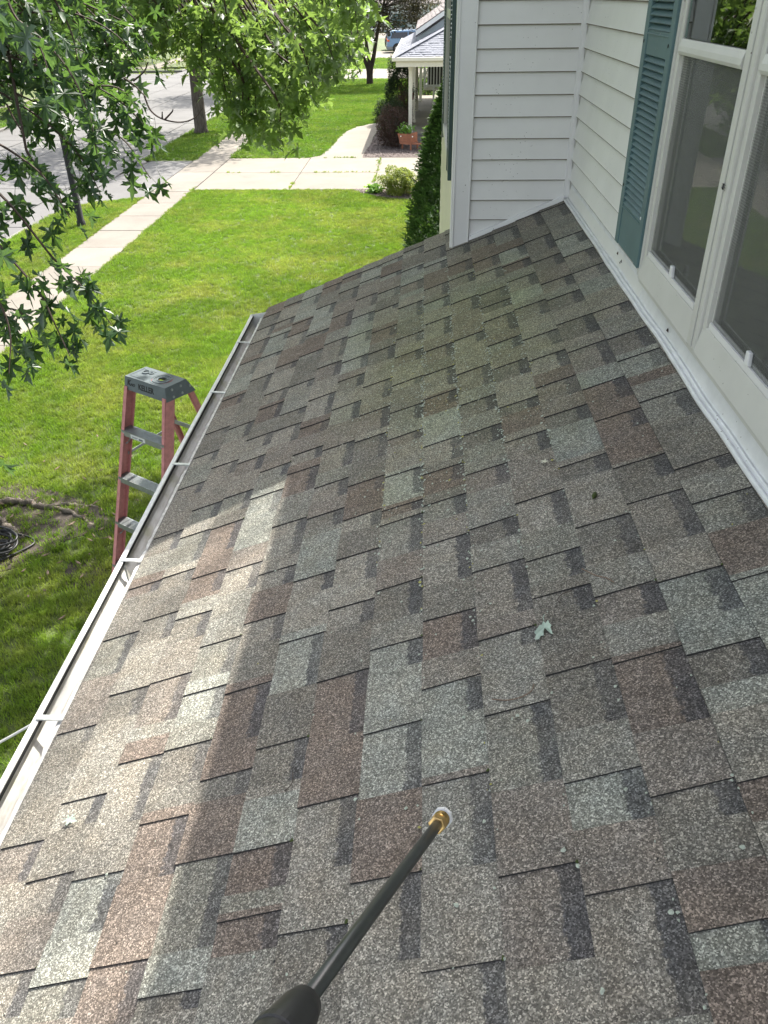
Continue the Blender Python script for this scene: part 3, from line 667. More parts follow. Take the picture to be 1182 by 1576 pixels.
# near driveway
dw = slab('driveway', [(SR, 23.62), (4.5, 24.1), (4.5, 28.9), (SR, 28.77)], GZ-.02, .1, M['joint'])
slabs(dw, [SR+.01, -3.78, -1.42, .95, 4.5], [23.66, 26.2, 28.76], GZ-.06, .064, M['drive'], .022)
ap = slab('driveway_apron', [(KX-.02, 20.9), (-9.3, 21.4), (-8.9, 22.1), (SL, 22.8), (SL, 28.28), (-9.1, 28.4), (KX-.02, 28.55)], GZ-.145, .1, M['joint'])
MB().prism([(KX+.01, 20.95, GZ-.13), (-9.32, 21.35, GZ-.05), (-8.95, 22.0, GZ-.01), (SL-.012, 22.74, GZ-.01), (SL-.012, 25.9, GZ-.01), (KX+.01, 25.3, GZ-.13)], (0, 0, .02)).build('paving_slab', M['street'], ap)
MB().prism([(KX+.01, 25.33, GZ-.13), (SL-.012, 25.92, GZ-.01), (SL-.012, 28.26, GZ-.01), (-9.1, 28.38, GZ-.03), (KX+.01, 28.5, GZ-.13)], (0, 0, .02)).build('paving_slab', M['street'], ap)
MB().prism([(KX-.02, 19.4, GZ-.13), (KX+.14, 19.6, GZ-.13), (KX+.2, 20.9, GZ-.13), (KX-.02, 20.9, GZ-.13)], (0,0,.05)).build('paving_slab', M['street'], ap)
# neighbour's walk, other driveways
slab('front_walk', walkpoly, GZ+.006, .1, M['drive'])
d2 = slab('driveway', rect(KX+.05, 57.4, 12, 65.3), GZ-.02, .1, M['joint']); slabs(d2, [KX+.05, -6.5, -3.5, -.5, 2.5, 6], [57.4, 61.3, 65.3], GZ-.05, .056, M['drive'], .03)
d3 = slab('driveway', rect(KX+.05, 76.4, 14, 85.5), GZ-.02, .1, M['joint']); slabs(d3, [KX+.05, -6.5, -2, 2.5, 7], [76.4, 81, 85.5], GZ-.05, .056, M['drive'], .03)
slab('driveway', rect(-40, 110, 12, 124), GZ+.004, .1, M['drive'])
# mulch beds: many chips on a dark sheet
def mulch(poly, n, name='mulch_bed'):
    base = slab(name, poly, GZ+.012, .05, M['mulch'])
    xs = [p[0] for p in poly]; ysx = [p[1] for p in poly]
    def inside(x, y):
        c = False; j = len(poly)-1
        for i in range(len(poly)):
            if (poly[i][1] > y) != (poly[j][1] > y) and x < (poly[j][0]-poly[i][0])*(y-poly[i][1])/(poly[j][1]-poly[i][1]+1e-9)+poly[i][0]: c = not c
            j = i
        return c
    V, F = [], []
    while len(F) < n:
        x, y = random.uniform(min(xs), max(xs)), random.uniform(min(ysx), max(ysx))
        if not inside(x, y): continue
        a = random.uniform(0, 3.14); l, w = random.uniform(.015, .05), random.uniform(.008, .02); z = GZ+.016+random.random()*.02
        ca, sa = math.cos(a), math.sin(a); o = len(V); t = random.uniform(-.015, .015)
        V += [(x-ca*l, y-sa*l, z+t), (x+sa*w, y-ca*w, z+.01), (x+ca*l, y+sa*l, z-t), (x-sa*w, y+ca*w, z+.012)]; F.append([o, o+1, o+2, o+3])
    mesh_np('mulch_chips', V, np.array(F), M['chipmulch'])['kind'] = 'stuff'
mulch([(-2.0, 23.6), (-1.75, 23.2), (-1.35, 22.75), (-.9, 22.45), (-.3, 22.25), (.15, 22.2), (.15, 23.6)], 900)
mulch([(-2.03, 28.78), (-2.03, 29.6), (-1.92, 31.5), (-1.90, 33.4), (-1.80, 35.0), (-.62, 35.2), (-.62, 31.9), (.3, 31.9), (.3, 28.78)], 2600)

# ------------------------------------------------------------------ grass tufts
def tuft(name, n, h, rad, mat, seed, w=.0028):
    r = random.Random(seed); V, F = [], []
    for _ in range(n):
        a = r.uniform(0, 6.283); d = rad*math.sqrt(r.random()); x, y = d*math.cos(a), d*math.sin(a)
        ln = h*r.uniform(.6, 1.25); b_ = r.uniform(0, 6.283); bx, by = math.cos(b_), math.sin(b_); be = r.uniform(.15, .85)*ln
        px, py = -by*w, bx*w; o = len(V)
        V += [(x-px, y-py, 0), (x+px, y+py, 0), (x+bx*be*.35-px*.8, y+by*be*.35-py*.8, ln*.6), (x+bx*be*.35+px*.8, y+by*be*.35+py*.8, ln*.6), (x+bx*be, y+by*be, ln)]
        F += [[o, o+1, o+3], [o, o+3, o+2], [o+2, o+3, o+4]]
    me = bpy.data.meshes.new(name); me.from_pydata(V, [], F); me.materials.append(mat); return bpy.data.objects.new(name, me)
def scatter(name, pts, protos, smin, smax, label=None):
    me = bpy.data.meshes.new(name); me.from_pydata([tuple(p) for p in pts], [], [])
    o = bpy.data.objects.new(name, me); link(o); o['kind'] = 'stuff'
    colz = bpy.data.collections.new(name+'_protos')
    for p_ in protos: colz.objects.link(p_)
    ng = bpy.data.node_groups.new(name, 'GeometryNodeTree')
    ng.interface.new_socket('Geometry', in_out='INPUT', socket_type='NodeSocketGeometry'); ng.interface.new_socket('Geometry', in_out='OUTPUT', socket_type='NodeSocketGeometry')
    N = ng.nodes.new; gi, go = N('NodeGroupInput'), N('NodeGroupOutput')
    ip = N('GeometryNodeInstanceOnPoints'); ci = N('GeometryNodeCollectionInfo'); ci.inputs['Collection'].default_value = colz; ci.inputs['Separate Children'].default_value = True; ci.inputs['Reset Children'].default_value = True
    ip.inputs['Pick Instance'].default_value = True
    rv = N('FunctionNodeRandomValue'); rv.data_type = 'FLOAT_VECTOR'; rv.inputs[0].default_value = (-.12, -.12, 0); rv.inputs[1].default_value = (.12, .12, 6.283)
    rs = N('FunctionNodeRandomValue'); rs.data_type = 'FLOAT'; rs.inputs[2].default_value = smin; rs.inputs[3].default_value = smax
    l = ng.links.new
    l(gi.outputs[0], ip.inputs['Points']); l(ci.outputs[0], ip.inputs['Instance']); l(rv.outputs[0], ip.inputs['Rotation']); l(rs.outputs[1], ip.inputs['Scale']); l(ip.outputs[0], go.inputs[0])
    md = o.modifiers.new('grass', 'NODES'); md.node_group = ng
    return o
def inpoly(P, poly):
    x, y = P[:, 0], P[:, 1]; c = np.zeros(len(P), bool); j = len(poly)-1
    for i in range(len(poly)):
        xi, yi = poly[i]; xj, yj = poly[j]
        c ^= ((yi > y) != (yj > y)) & (x < (xj-xi)*(y-yi)/(yj-yi+1e-9)+xi); j = i
    return c
def pts_in(x0, y0, x1, y1, dens, excl=()):
    n = int((x1-x0)*(y1-y0)*dens); P = np.column_stack([RNG.uniform(x0, x1, n), RNG.uniform(y0, y1, n), np.full(n, GZ)])
    for e in excl: P = P[~inpoly(P, e)]
    return P
near = [tuft('tuft', 15, .050, .045, M['blade'], s) for s in (1, 2, 3)]
BARE = [(-5.2, 7.6), (-4.0, 7.4), (-3.2, 6.9), (-3.2, 6.55), (-3.9, 6.3), (-3.9, 5.9), (-5.2, 5.7)]
P = np.vstack([pts_in(-6.53, -2.5, -1.3, 3.2, 300), pts_in(-6.53, 3.2, -1.7, 13, 640), pts_in(-6.53, 13, .2, 23.60, 430, [[(-2.0, 23.7), (-1.75, 23.2), (-1.35, 22.75), (-.9, 22.45), (-.3, 22.25), (.4, 22.2), (.4, 23.7)]])])
inb = inpoly(P, BARE); P = P[(~inb) | (RNG.random(len(P)) < .42)]
P = P[(P[:, 1] > 9) | (RNG.random(len(P)) < .75)]
scatter('lawn_grass', P, near, .7, 1.25)
P = np.vstack([pts_in(KX+.15, 9, SL+.03, 22.7, 430, [[(-9.6, 19.6), (-9.35, 21.3), (-8.9, 22.05), (SL, 22.75), (SL, 24), (-9.7, 24)]])])
scatter('verge_grass', P, near, .7, 1.2)
far = [tuft('tuft_far', 16, .06, .09, M['blade_far'], s, .006) for s in (4, 5, 6)]
P = np.vstack([pts_in(-6.53, 28.74, .5, 57.4, 130, [walkpoly, [(-2.05, 28.7), (-2.05, 35.2), (.5, 35.2), (.5, 28.7)]]), pts_in(KX+.15, 28.45, SL+.03, 57, 130), pts_in(-6.5, 65.3, 2, 76.4, 60), pts_in(-21, 30, OX-.2, 53, 60)])
scatter('neighbour_grass', P, far, .7, 1.2)
# weeds in the driveway joints
wd = [tuft('weed', 12, .07, .05, M['blade'], 9, .006)]
P = []
for (xa, ya, xb, yb, n) in ((-1.43, 23.9, -1.43, 28.6, 46), (-3.78, 23.7, -3.80, 24.6, 16), (-3.3, 26.2, -1.6, 26.2, 26), (-6.1, 26.2, -5.6, 26.2, 8), (-4.7, 26.2, -4.4, 26.2, 6), (-3.0, 28.78, -2.4, 28.78, 14), (.3, 26.2, .35, 26.9, 8), (-6.6, 22.9, -6.5, 24.2, 10), (-9.1, 19, -9.4, 12, 0)):
    for _ in range(n):
        t = random.random(); P.append((xa+(xb-xa)*t+random.gauss(0, .03), ya+(yb-ya)*t+random.gauss(0, .02), GZ))
scatter('joint_weeds', P, wd, .4, 1.0)
# bare soil and shallow roots beside the near maple
V = [(-5.6, 7.75), (-4.7, 7.62), (-4.1, 7.45), (-3.45, 7.1), (-3.2, 6.75), (-3.6, 6.5), (-3.8, 6.1), (-4.3, 5.8), (-5.6, 5.6)]
slab('bare_soil', V, GZ+.006, .02, M['soil'])
slab('bare_soil', [(-3.42, 6.12), (-3.20, 6.20), (-3.02, 6.02), (-3.10, 5.76), (-3.40, 5.70)], GZ+.006, .02, M['soil'])
NEAR_TWIGS = [[[-1.792,3.471,1.219],[-1.577,3.514,1.138],[-1.39,3.533,1.079],[-1.225,3.532,0.986],[-1.11,3.502,0.865]],[[-1.662,3.314,1.383],[-1.473,3.346,1.262],[-1.353,3.336,1.137],[-1.285,3.296,0.989],[-1.258,3.233,0.84]],[[-1.862,3.541,1.106],[-1.669,3.57,0.985],[-1.53,3.564,0.876],[-1.433,3.533,0.768],[-1.376,3.483,0.67]],[[-1.712,3.153,0.966],[-1.557,3.18,0.862],[-1.454,3.176,0.77],[-1.378,3.144,0.634]],[[-1.684,3.041,0.873],[-1.535,3.028,0.696],[-1.413,2.989,0.528],[-1.309,2.951,0.429],[-1.199,2.895,0.296]],[[-1.661,2.914,0.744],[-1.531,2.885,0.569],[-1.425,2.842,0.439],[-1.364,2.779,0.337],[-1.305,2.712,0.243]],[[-1.64,2.768,0.578],[-1.546,2.749,0.468],[-1.496,2.694,0.344],[-1.493,2.605,0.219]],[[-1.951,3.841,1.298],[-1.735,3.914,1.294],[-1.533,3.97,1.291],[-1.362,4.003,1.204],[-1.259,4.001,1.053]],[[-1.516,3.485,1.129],[-1.394,3.53,1.057],[-1.256,3.579,1.04],[-1.182,3.597,0.966]],[[-1.561,4.12,1.288],[-1.463,4.117,1.188],[-1.433,4.086,1.061],[-1.411,4.049,0.959]],[[-1.373,3.008,1.413],[-1.348,2.983,1.308],[-1.282,2.973,1.217],[-1.253,2.942,1.106]],[[-1.523,3.689,0.996],[-1.418,3.648,0.901],[-1.281,3.619,0.842],[-1.172,3.561,0.698]],[[-1.57,3.321,0.851],[-1.525,3.293,0.78],[-1.465,3.274,0.728],[-1.438,3.238,0.675]],[[-1.799,2.986,0.417],[-1.711,2.974,0.345],[-1.595,2.987,0.314],[-1.547,2.94,0.225]],[[-1.767,3.486,1.324],[-1.644,3.507,1.259],[-1.533,3.519,1.215],[-1.395,3.538,1.179]],[[-1.53,3.703,1.426],[-1.473,3.69,1.318],[-1.433,3.668,1.229],[-1.416,3.634,1.129]],[[-1.939,3.731,1.163],[-1.815,3.747,1.041],[-1.674,3.767,0.964],[-1.55,3.776,0.899]],[[-1.622,4.735,1.442],[-1.546,4.725,1.304],[-1.474,4.712,1.219],[-1.442,4.682,1.105]],[[-1.689,2.41,0.07],[-1.56,2.404,0.023],[-1.472,2.381,-0.0]],[[-2.006,4.036,1.437],[-1.717,4.131,1.387],[-1.491,4.181,1.299],[-1.344,4.194,1.234]],[[-2.336,4.655,1.369],[-2.143,4.672,1.256],[-1.989,4.665,1.184],[-1.902,4.622,1.055]],[[-2.46,4.815,1.227],[-2.215,4.856,1.164],[-2.058,4.848,1.072],[-1.859,4.851,1.008]],[[-1.862,3.771,1.474],[-1.758,3.749,1.342],[-1.694,3.703,1.208],[-1.672,3.632,1.074]],[[-1.669,4.291,1.485],[-1.619,4.241,1.362],[-1.509,4.209,1.261],[-1.442,4.158,1.135]],[[-2.219,4.259,1.11],[-2.074,4.253,1.055],[-1.963,4.223,0.946],[-1.907,4.159,0.812]],[[-1.867,5.178,1.51],[-1.739,5.153,1.391],[-1.642,5.115,1.27],[-1.53,5.074,1.116]],[[-2.243,5.136,1.514],[-2.197,5.086,1.337],[-2.136,5.038,1.217],[-2.025,5.007,1.093]],[[-1.955,4.171,1.438],[-1.807,4.201,1.264],[-1.706,4.204,1.187],[-1.548,4.225,1.105]],[[-1.977,4.49,1.443],[-1.864,4.502,1.284],[-1.851,4.468,1.149],[-1.804,4.445,1.038]],[[-1.867,4.859,1.447],[-1.788,4.818,1.277],[-1.725,4.767,1.162],[-1.697,4.698,1.018]],[[-2.24,4.476,1.18],[-2.082,4.51,1.093],[-2.063,4.474,0.981],[-2.054,4.424,0.808]],[[-2.066,4.996,1.423],[-1.911,5.02,1.215],[-1.793,5.022,1.09],[-1.659,5.03,1.041]]]
BARE_TWIGS = [[[-1.189,3.703,0.996],[-1.171,3.703,0.942],[-1.129,3.712,0.909],[-1.058,3.731,0.893],[-0.998,3.749,0.908],[-0.962,3.762,0.944]],[[-1.129,3.712,0.909],[-1.126,3.716,0.936]],[[-1.119,3.715,0.906],[-1.087,3.727,0.934],[-1.083,3.73,0.944]],[[-1.563,3.235,1.02],[-1.551,3.236,0.976],[-1.53,3.239,0.92],[-1.53,3.235,0.896]],[[-1.163,3.403,1.088],[-1.132,3.411,1.065],[-1.093,3.42,1.019]],[[-1.255,3.792,1.045],[-1.206,3.81,1.08],[-1.185,3.819,1.115]]]
MID_TWIGS = [[[-1.457,8.949,0.776],[-1.346,9.104,0.635],[-1.288,9.237,0.38]],[[-1.25,10.698,1.168],[-1.128,10.711,0.912],[-1.068,10.699,0.5]],[[-1.306,7.648,1.241],[-1.202,7.652,1.054],[-1.145,7.637,0.756]],[[-1.099,7.227,1.117],[-0.988,7.296,0.961],[-0.919,7.347,0.702]],[[-1.135,10.23,1.807],[-0.984,10.285,1.571],[-0.888,10.326,1.191]],[[-1.202,8.476,1.256],[-1.055,8.612,1.044],[-0.952,8.727,0.699]],[[-2.851,10.168,1.481],[-2.783,10.249,1.273],[-2.783,10.303,0.926]],[[-1.854,9.233,1.177],[-1.733,9.194,0.948],[-1.671,9.126,0.586]],[[-1.242,10.915,1.248],[-1.064,10.822,1.09],[-0.95,10.714,0.811]],[[-0.884,9.408,1.412],[-0.726,9.321,1.272],[-0.621,9.223,1.028]],[[-2.111,10.2,0.417],[-1.88,10.138,0.269],[-1.714,10.043,-0.001]],[[-1.69,7.783,1.031],[-1.612,7.675,0.854],[-1.585,7.542,0.571]],[[-1.386,9.977,1.049],[-1.28,9.835,0.808],[-1.236,9.667,0.43]],[[-1.459,7.148,1.109],[-1.379,7.252,1.009],[-1.342,7.34,0.822]],[[-2.041,9.368,0.536],[-1.962,9.26,0.412],[-1.945,9.123,0.182]],[[-2.452,10.148,1.065],[-2.364,10.156,0.871],[-2.343,10.133,0.543]],[[-1.529,10.61,1.523],[-1.397,10.563,1.336],[-1.328,10.5,1.022]],[[-2.218,8.017,1.392],[-2.074,8.039,1.237],[-1.98,8.04,0.978]],[[-2.656,8.987,1.487],[-2.634,8.953,1.306],[-2.675,8.893,1.01]],[[-2.754,9.394,1.609],[-2.675,9.346,1.411],[-2.66,9.273,1.092]],[[-2.269,9.337,1.12],[-2.097,9.385,0.966],[-1.981,9.409,0.696]],[[-1.489,8.41,0.633],[-1.409,8.379,0.476],[-1.384,8.322,0.207]],[[-1.707,6.979,1.537],[-1.645,7.055,1.388],[-1.628,7.114,1.141]],[[-2.46,9.752,1.523],[-2.404,9.788,1.382],[-2.414,9.803,1.128]],[[-1.998,8.362,0.744],[-1.832,8.277,0.584],[-1.721,8.162,0.318]],[[-2.673,9.804,1.497],[-2.611,9.939,1.349],[-2.612,10.053,1.081]],[[-1.509,7.55,1.461],[-1.409,7.667,1.286],[-1.353,7.765,0.996]],[[-2.377,8.982,1.162],[-2.263,9.121,1.0],[-2.205,9.234,0.717]],[[-1.027,8.893,1.117],[-0.917,8.772,0.959],[-0.86,8.635,0.696]],[[-2.09,7.213,1.617],[-1.94,7.107,1.449],[-1.838,6.982,1.189]],[[-2.206,10.497,0.729],[-2.122,10.394,0.486],[-2.106,10.253,0.097]],[[-1.272,8.384,1.106],[-1.205,8.363,0.992],[-1.191,8.326,0.783]],[[-0.981,7.554,1.22],[-0.824,7.44,1.058],[-0.712,7.309,0.8]],[[-0.783,9.048,1.322],[-0.755,9.146,1.119],[-0.782,9.228,0.784]],[[-2.172,8.32,1.347],[-2.041,8.4,1.174],[-1.961,8.457,0.884]],[[-2.495,9.905,1.615],[-2.417,9.973,1.397],[-2.404,10.017,1.04]],[[-1.326,7.887,1.056],[-1.183,7.807,0.858],[-1.088,7.701,0.546]],[[-1.049,10.112,1.542],[-1.011,10.187,1.387],[-1.032,10.252,1.11]],[[-1.63,8.249,0.789],[-1.567,8.396,0.572],[-1.556,8.511,0.219]],[[-2.166,7.561,1.499],[-2.127,7.463,1.312],[-2.14,7.341,1.024]],[[-1.39,8.26,0.992],[-1.278,8.311,0.813],[-1.216,8.338,0.517]],[[-2.108,8.251,1.529],[-2.063,8.197,1.371],[-2.074,8.124,1.111]],[[-1.792,7.8,0.889],[-1.706,7.72,0.724],[-1.671,7.614,0.455]],[[-1.96,8.655,1.037],[-1.872,8.604,0.868],[-1.841,8.528,0.588]],[[-1.078,8.911,1.545],[-1.006,8.863,1.377],[-0.987,8.802,1.101]],[[-2.566,8.272,1.523],[-2.459,8.346,1.321],[-2.406,8.393,0.995]],[[-0.804,8.934,1.335],[-0.749,8.887,1.131],[-0.746,8.824,0.804]],[[-1.105,10.032,1.481],[-0.956,10.028,1.264],[-0.862,10.008,0.911]],[[-1.189,7.367,0.927],[-1.079,7.501,0.814],[-1.01,7.617,0.609]],[[-2.19,7.169,1.386],[-2.05,7.103,1.286],[-1.958,7.017,1.109]],[[-1.788,10.232,1.009],[-1.576,10.166,0.798],[-1.426,10.073,0.453]],[[-2.774,8.767,1.365],[-2.635,8.731,1.244],[-2.554,8.672,1.026]],[[-2.148,9.794,0.946],[-2.095,9.874,0.79],[-2.106,9.929,0.511]],[[-1.617,9.72,1.311],[-1.528,9.764,1.142],[-1.498,9.789,0.851]],[[-1.725,7.246,1.128],[-1.659,7.279,0.935],[-1.64,7.287,0.629]],[[-1.418,9.813,1.332],[-1.275,9.835,1.143],[-1.189,9.839,0.826]],[[-0.691,7.955,1.603],[-0.64,7.838,1.433],[-0.635,7.711,1.166]],[[-1.798,9.408,0.554],[-1.752,9.492,0.38],[-1.768,9.546,0.078]],[[-1.923,9.601,0.681],[-1.721,9.563,0.513],[-1.579,9.495,0.225]],[[-2.224,9.854,0.999],[-2.116,9.956,0.83],[-2.071,10.033,0.532]],[[-1.291,7.861,0.766],[-1.201,7.78,0.631],[-1.162,7.677,0.397]],[[-2.535,9.205,1.716],[-2.435,9.137,1.509],[-2.398,9.047,1.182]],[[-1.728,8.687,0.766],[-1.602,8.723,0.538],[-1.529,8.725,0.174]],[[-1.209,8.927,0.979],[-1.132,8.863,0.838],[-1.111,8.782,0.591]],[[-0.677,7.978,1.338],[-0.606,7.921,1.222],[-0.58,7.855,1.016]],[[-1.059,10.274,1.427],[-0.985,10.337,1.185],[-0.971,10.381,0.793]],[[-1.508,7.221,0.936],[-1.493,7.275,0.75],[-1.527,7.301,0.451]],[[-1.582,7.044,1.462],[-1.529,7.061,1.337],[-1.521,7.063,1.124]],[[-1.479,10.307,1.275],[-1.393,10.431,1.068],[-1.368,10.534,0.719]],[[-1.896,7.12,1.32],[-1.813,7.263,1.14],[-1.773,7.382,0.845]],[[-0.839,9.98,1.662],[-0.75,9.945,1.459],[-0.717,9.899,1.129]],[[-1.076,8.188,1.601],[-0.944,8.155,1.403],[-0.858,8.109,1.092]],[[-1.919,8.276,0.82],[-1.793,8.269,0.628],[-1.72,8.23,0.317]],[[-2.077,7.332,1.553],[-1.994,7.475,1.404],[-1.955,7.599,1.149]],[[-0.682,7.736,1.572],[-0.609,7.715,1.41],[-0.579,7.686,1.147]],[[-1.572,8.415,0.611],[-1.518,8.542,0.46],[-1.519,8.643,0.196]],[[-0.977,8.66,1.6],[-0.897,8.559,1.454],[-0.868,8.449,1.212]],[[-2.526,8.568,1.548],[-2.499,8.623,1.36],[-2.532,8.654,1.051]],[[-2.296,9.068,0.967],[-2.132,8.992,0.808],[-2.028,8.889,0.538]],[[-2.123,7.111,1.453],[-2.054,7.23,1.297],[-2.03,7.328,1.037]],[[-1.819,9.758,0.958],[-1.651,9.748,0.729],[-1.542,9.707,0.361]],[[-2.094,7.433,1.448],[-2.044,7.54,1.301],[-2.043,7.627,1.052]],[[-2.623,9.677,1.353],[-2.481,9.747,1.108],[-2.4,9.785,0.715]],[[-1.799,9.229,0.886],[-1.667,9.181,0.64],[-1.592,9.099,0.254]],[[-1.104,9.46,1.052],[-0.939,9.392,0.934],[-0.83,9.308,0.712]],[[-1.255,8.49,1.417],[-1.221,8.635,1.253],[-1.239,8.765,0.972]],[[-1.95,9.583,0.646],[-1.824,9.45,0.45],[-1.759,9.285,0.128]],[[-1.089,9.906,1.048],[-0.946,9.958,0.912],[-0.859,9.994,0.661]],[[-1.797,7.935,1.797],[-1.696,8.076,1.642],[-1.64,8.204,1.377]],[[-1.195,9.435,1.372],[-1.008,9.382,1.167],[-0.874,9.311,0.838]],[[-2.628,10.377,0.932],[-2.436,10.334,0.735],[-2.31,10.259,0.405]],[[-1.457,7.319,0.812],[-1.408,7.32,0.696],[-1.406,7.3,0.489]],[[-1.404,8.576,0.908],[-1.279,8.597,0.757],[-1.206,8.596,0.495]],[[-1.173,7.681,1.127],[-1.035,7.733,0.949],[-0.94,7.765,0.66]],[[-1.684,8.004,1.415],[-1.646,7.925,1.297],[-1.659,7.832,1.09]],[[-2.274,8.359,1.387],[-2.255,8.466,1.26],[-2.293,8.553,1.03]],[[-1.471,7.165,0.796],[-1.456,7.289,0.635],[-1.487,7.388,0.367]],[[-2.714,9.284,1.577],[-2.702,9.322,1.418],[-2.756,9.337,1.145]],[[-3.073,10.214,1.376],[-3.018,10.237,1.237],[-3.033,10.235,0.982]],[[-2.2,8.302,1.356],[-2.146,8.245,1.249],[-2.147,8.169,1.053]],[[-0.899,8.417,1.712],[-0.825,8.334,1.584],[-0.8,8.245,1.367]],[[-1.342,8.616,1.038],[-1.282,8.474,0.854],[-1.276,8.309,0.559]],[[-1.176,6.904,0.696],[-1.162,7.035,0.569],[-1.193,7.144,0.347]],[[-2.442,7.73,1.589],[-2.289,7.684,1.448],[-2.188,7.618,1.215]],[[-0.661,7.557,1.672],[-0.585,7.433,1.524],[-0.553,7.303,1.29]],[[-2.761,9.783,1.395],[-2.74,9.839,1.223],[-2.787,9.87,0.928]],[[-1.601,9.767,1.195],[-1.45,9.767,0.962],[-1.356,9.742,0.587]],[[-0.815,8.637,1.252],[-0.713,8.559,1.12],[-0.661,8.469,0.89]],[[-1.946,9.508,0.657],[-1.827,9.547,0.426],[-1.767,9.549,0.052]],[[-1.457,7.247,1.282],[-1.374,7.206,1.119],[-1.338,7.145,0.857]],[[-2.379,7.932,1.645],[-2.236,7.859,1.485],[-2.146,7.767,1.227]],[[-1.214,10.279,1.11],[-1.049,10.33,0.93],[-0.941,10.362,0.62]],[[-1.527,9.197,0.773],[-1.469,9.151,0.644],[-1.47,9.084,0.407]],[[-1.793,7.212,1.323],[-1.758,7.192,1.172],[-1.771,7.152,0.925]],[[-3.083,10.182,1.476],[-3.044,10.219,1.276],[-3.075,10.227,0.943]],[[-1.048,8.813,1.482],[-1.002,8.947,1.356],[-1.008,9.07,1.123]],[[-1.716,7.328,1.266],[-1.553,7.241,1.156],[-1.438,7.136,0.964]],[[-2.373,7.736,1.448],[-2.251,7.728,1.29],[-2.18,7.698,1.032]],[[-1.278,9.487,1.15],[-1.158,9.397,1.019],[-1.096,9.292,0.784]],[[-1.672,9.97,1.01],[-1.609,9.982,0.807],[-1.609,9.969,0.469]],[[-1.899,8.868,0.75],[-1.851,8.792,0.568],[-1.862,8.685,0.266]],[[-1.632,7.705,1.31],[-1.584,7.762,1.11],[-1.586,7.795,0.789]],[[-1.567,7.605,1.261],[-1.492,7.486,1.152],[-1.466,7.352,0.961]],[[-1.586,10.656,1.115],[-1.442,10.656,0.845],[-1.361,10.626,0.415]],[[-0.933,9.187,1.749],[-0.77,9.058,1.591],[-0.659,8.92,1.334]],[[-2.881,9.896,1.481],[-2.89,9.894,1.328],[-2.945,9.875,1.113]],[[-2.912,8.583,1.458],[-2.86,8.601,1.329],[-2.847,8.603,1.146]],[[-2.698,8.376,1.592],[-2.698,8.379,1.402],[-2.737,8.364,1.157]],[[-2.396,7.438,1.506],[-2.395,7.44,1.365],[-2.43,7.426,1.176]],[[-3.928,8.966,1.709],[-3.9,8.985,1.483],[-3.913,8.978,1.196]],[[-2.355,8.295,1.325],[-2.368,8.289,1.172],[-2.42,8.267,0.966]],[[-3.16,8.566,1.548],[-3.164,8.567,1.341],[-3.21,8.545,1.076]],[[-3.9,9.389,1.475],[-3.834,9.417,1.305],[-3.81,9.422,1.074]],[[-2.805,6.995,1.392],[-2.83,6.985,1.246],[-2.889,6.955,1.055]],[[-2.527,7.224,1.594],[-2.546,7.221,1.429],[-2.6,7.201,1.217]],[[-3.65,9.162,1.24],[-3.55,9.199,1.096],[-3.491,9.213,0.893]],[[-3.358,8.136,1.544],[-3.353,8.14,1.423],[-3.388,8.125,1.251]],[[-2.778,7.965,1.645],[-2.794,7.964,1.46],[-2.849,7.945,1.224]],[[-2.699,7.143,1.547],[-2.693,7.148,1.394],[-2.72,7.136,1.194]],[[-3.172,9.411,1.276],[-3.174,9.408,1.121],[-3.222,9.384,0.906]],[[-2.919,8.548,1.405],[-2.849,8.57,1.223],[-2.818,8.573,0.984]],[[-2.836,7.001,1.611],[-2.815,7.013,1.441],[-2.826,7.008,1.223]],[[-2.875,9.054,1.564],[-2.79,9.083,1.349],[-2.745,9.092,1.072]],[[-2.935,8.572,1.449],[-2.949,8.568,1.306],[-3.005,8.545,1.111]],[[-2.953,8.657,1.301],[-2.937,8.66,1.136],[-2.962,8.643,0.914]],[[-3.274,8.238,1.328],[-3.189,8.269,1.189],[-3.142,8.281,0.997]],[[-3.315,8.087,1.538],[-3.263,8.111,1.343],[-3.247,8.113,1.094]],[[-2.208,7.268,1.439],[-2.176,7.278,1.287],[-2.176,7.274,1.087]],[[-3.469,8.988,1.486],[-3.383,9.021,1.344],[-3.338,9.036,1.145]],[[-3.011,8.531,1.613],[-2.944,8.558,1.397],[-2.915,8.565,1.123]],[[-3.246,9.738,1.582],[-3.265,9.735,1.4],[-3.33,9.711,1.157]],[[-2.601,7.897,1.603],[-2.529,7.924,1.406],[-2.491,7.934,1.154]],[[-3.011,7.79,1.462],[-3.033,7.782,1.327],[-3.093,7.756,1.143]],[[-2.219,7.886,1.511],[-2.223,7.887,1.391],[-2.264,7.874,1.223]],[[-3.477,9.398,1.487],[-3.441,9.411,1.26],[-3.448,9.401,0.969]],[[-4.129,9.533,1.535],[-4.169,9.518,1.368],[-4.255,9.477,1.142]],[[-3.065,8.614,1.507],[-3.099,8.603,1.36],[-3.174,8.574,1.159]],[[-2.76,9.834,1.729],[-2.786,9.834,1.481],[-2.857,9.812,1.168]],[[-2.459,7.541,1.472],[-2.493,7.53,1.297],[-2.564,7.501,1.072]]]
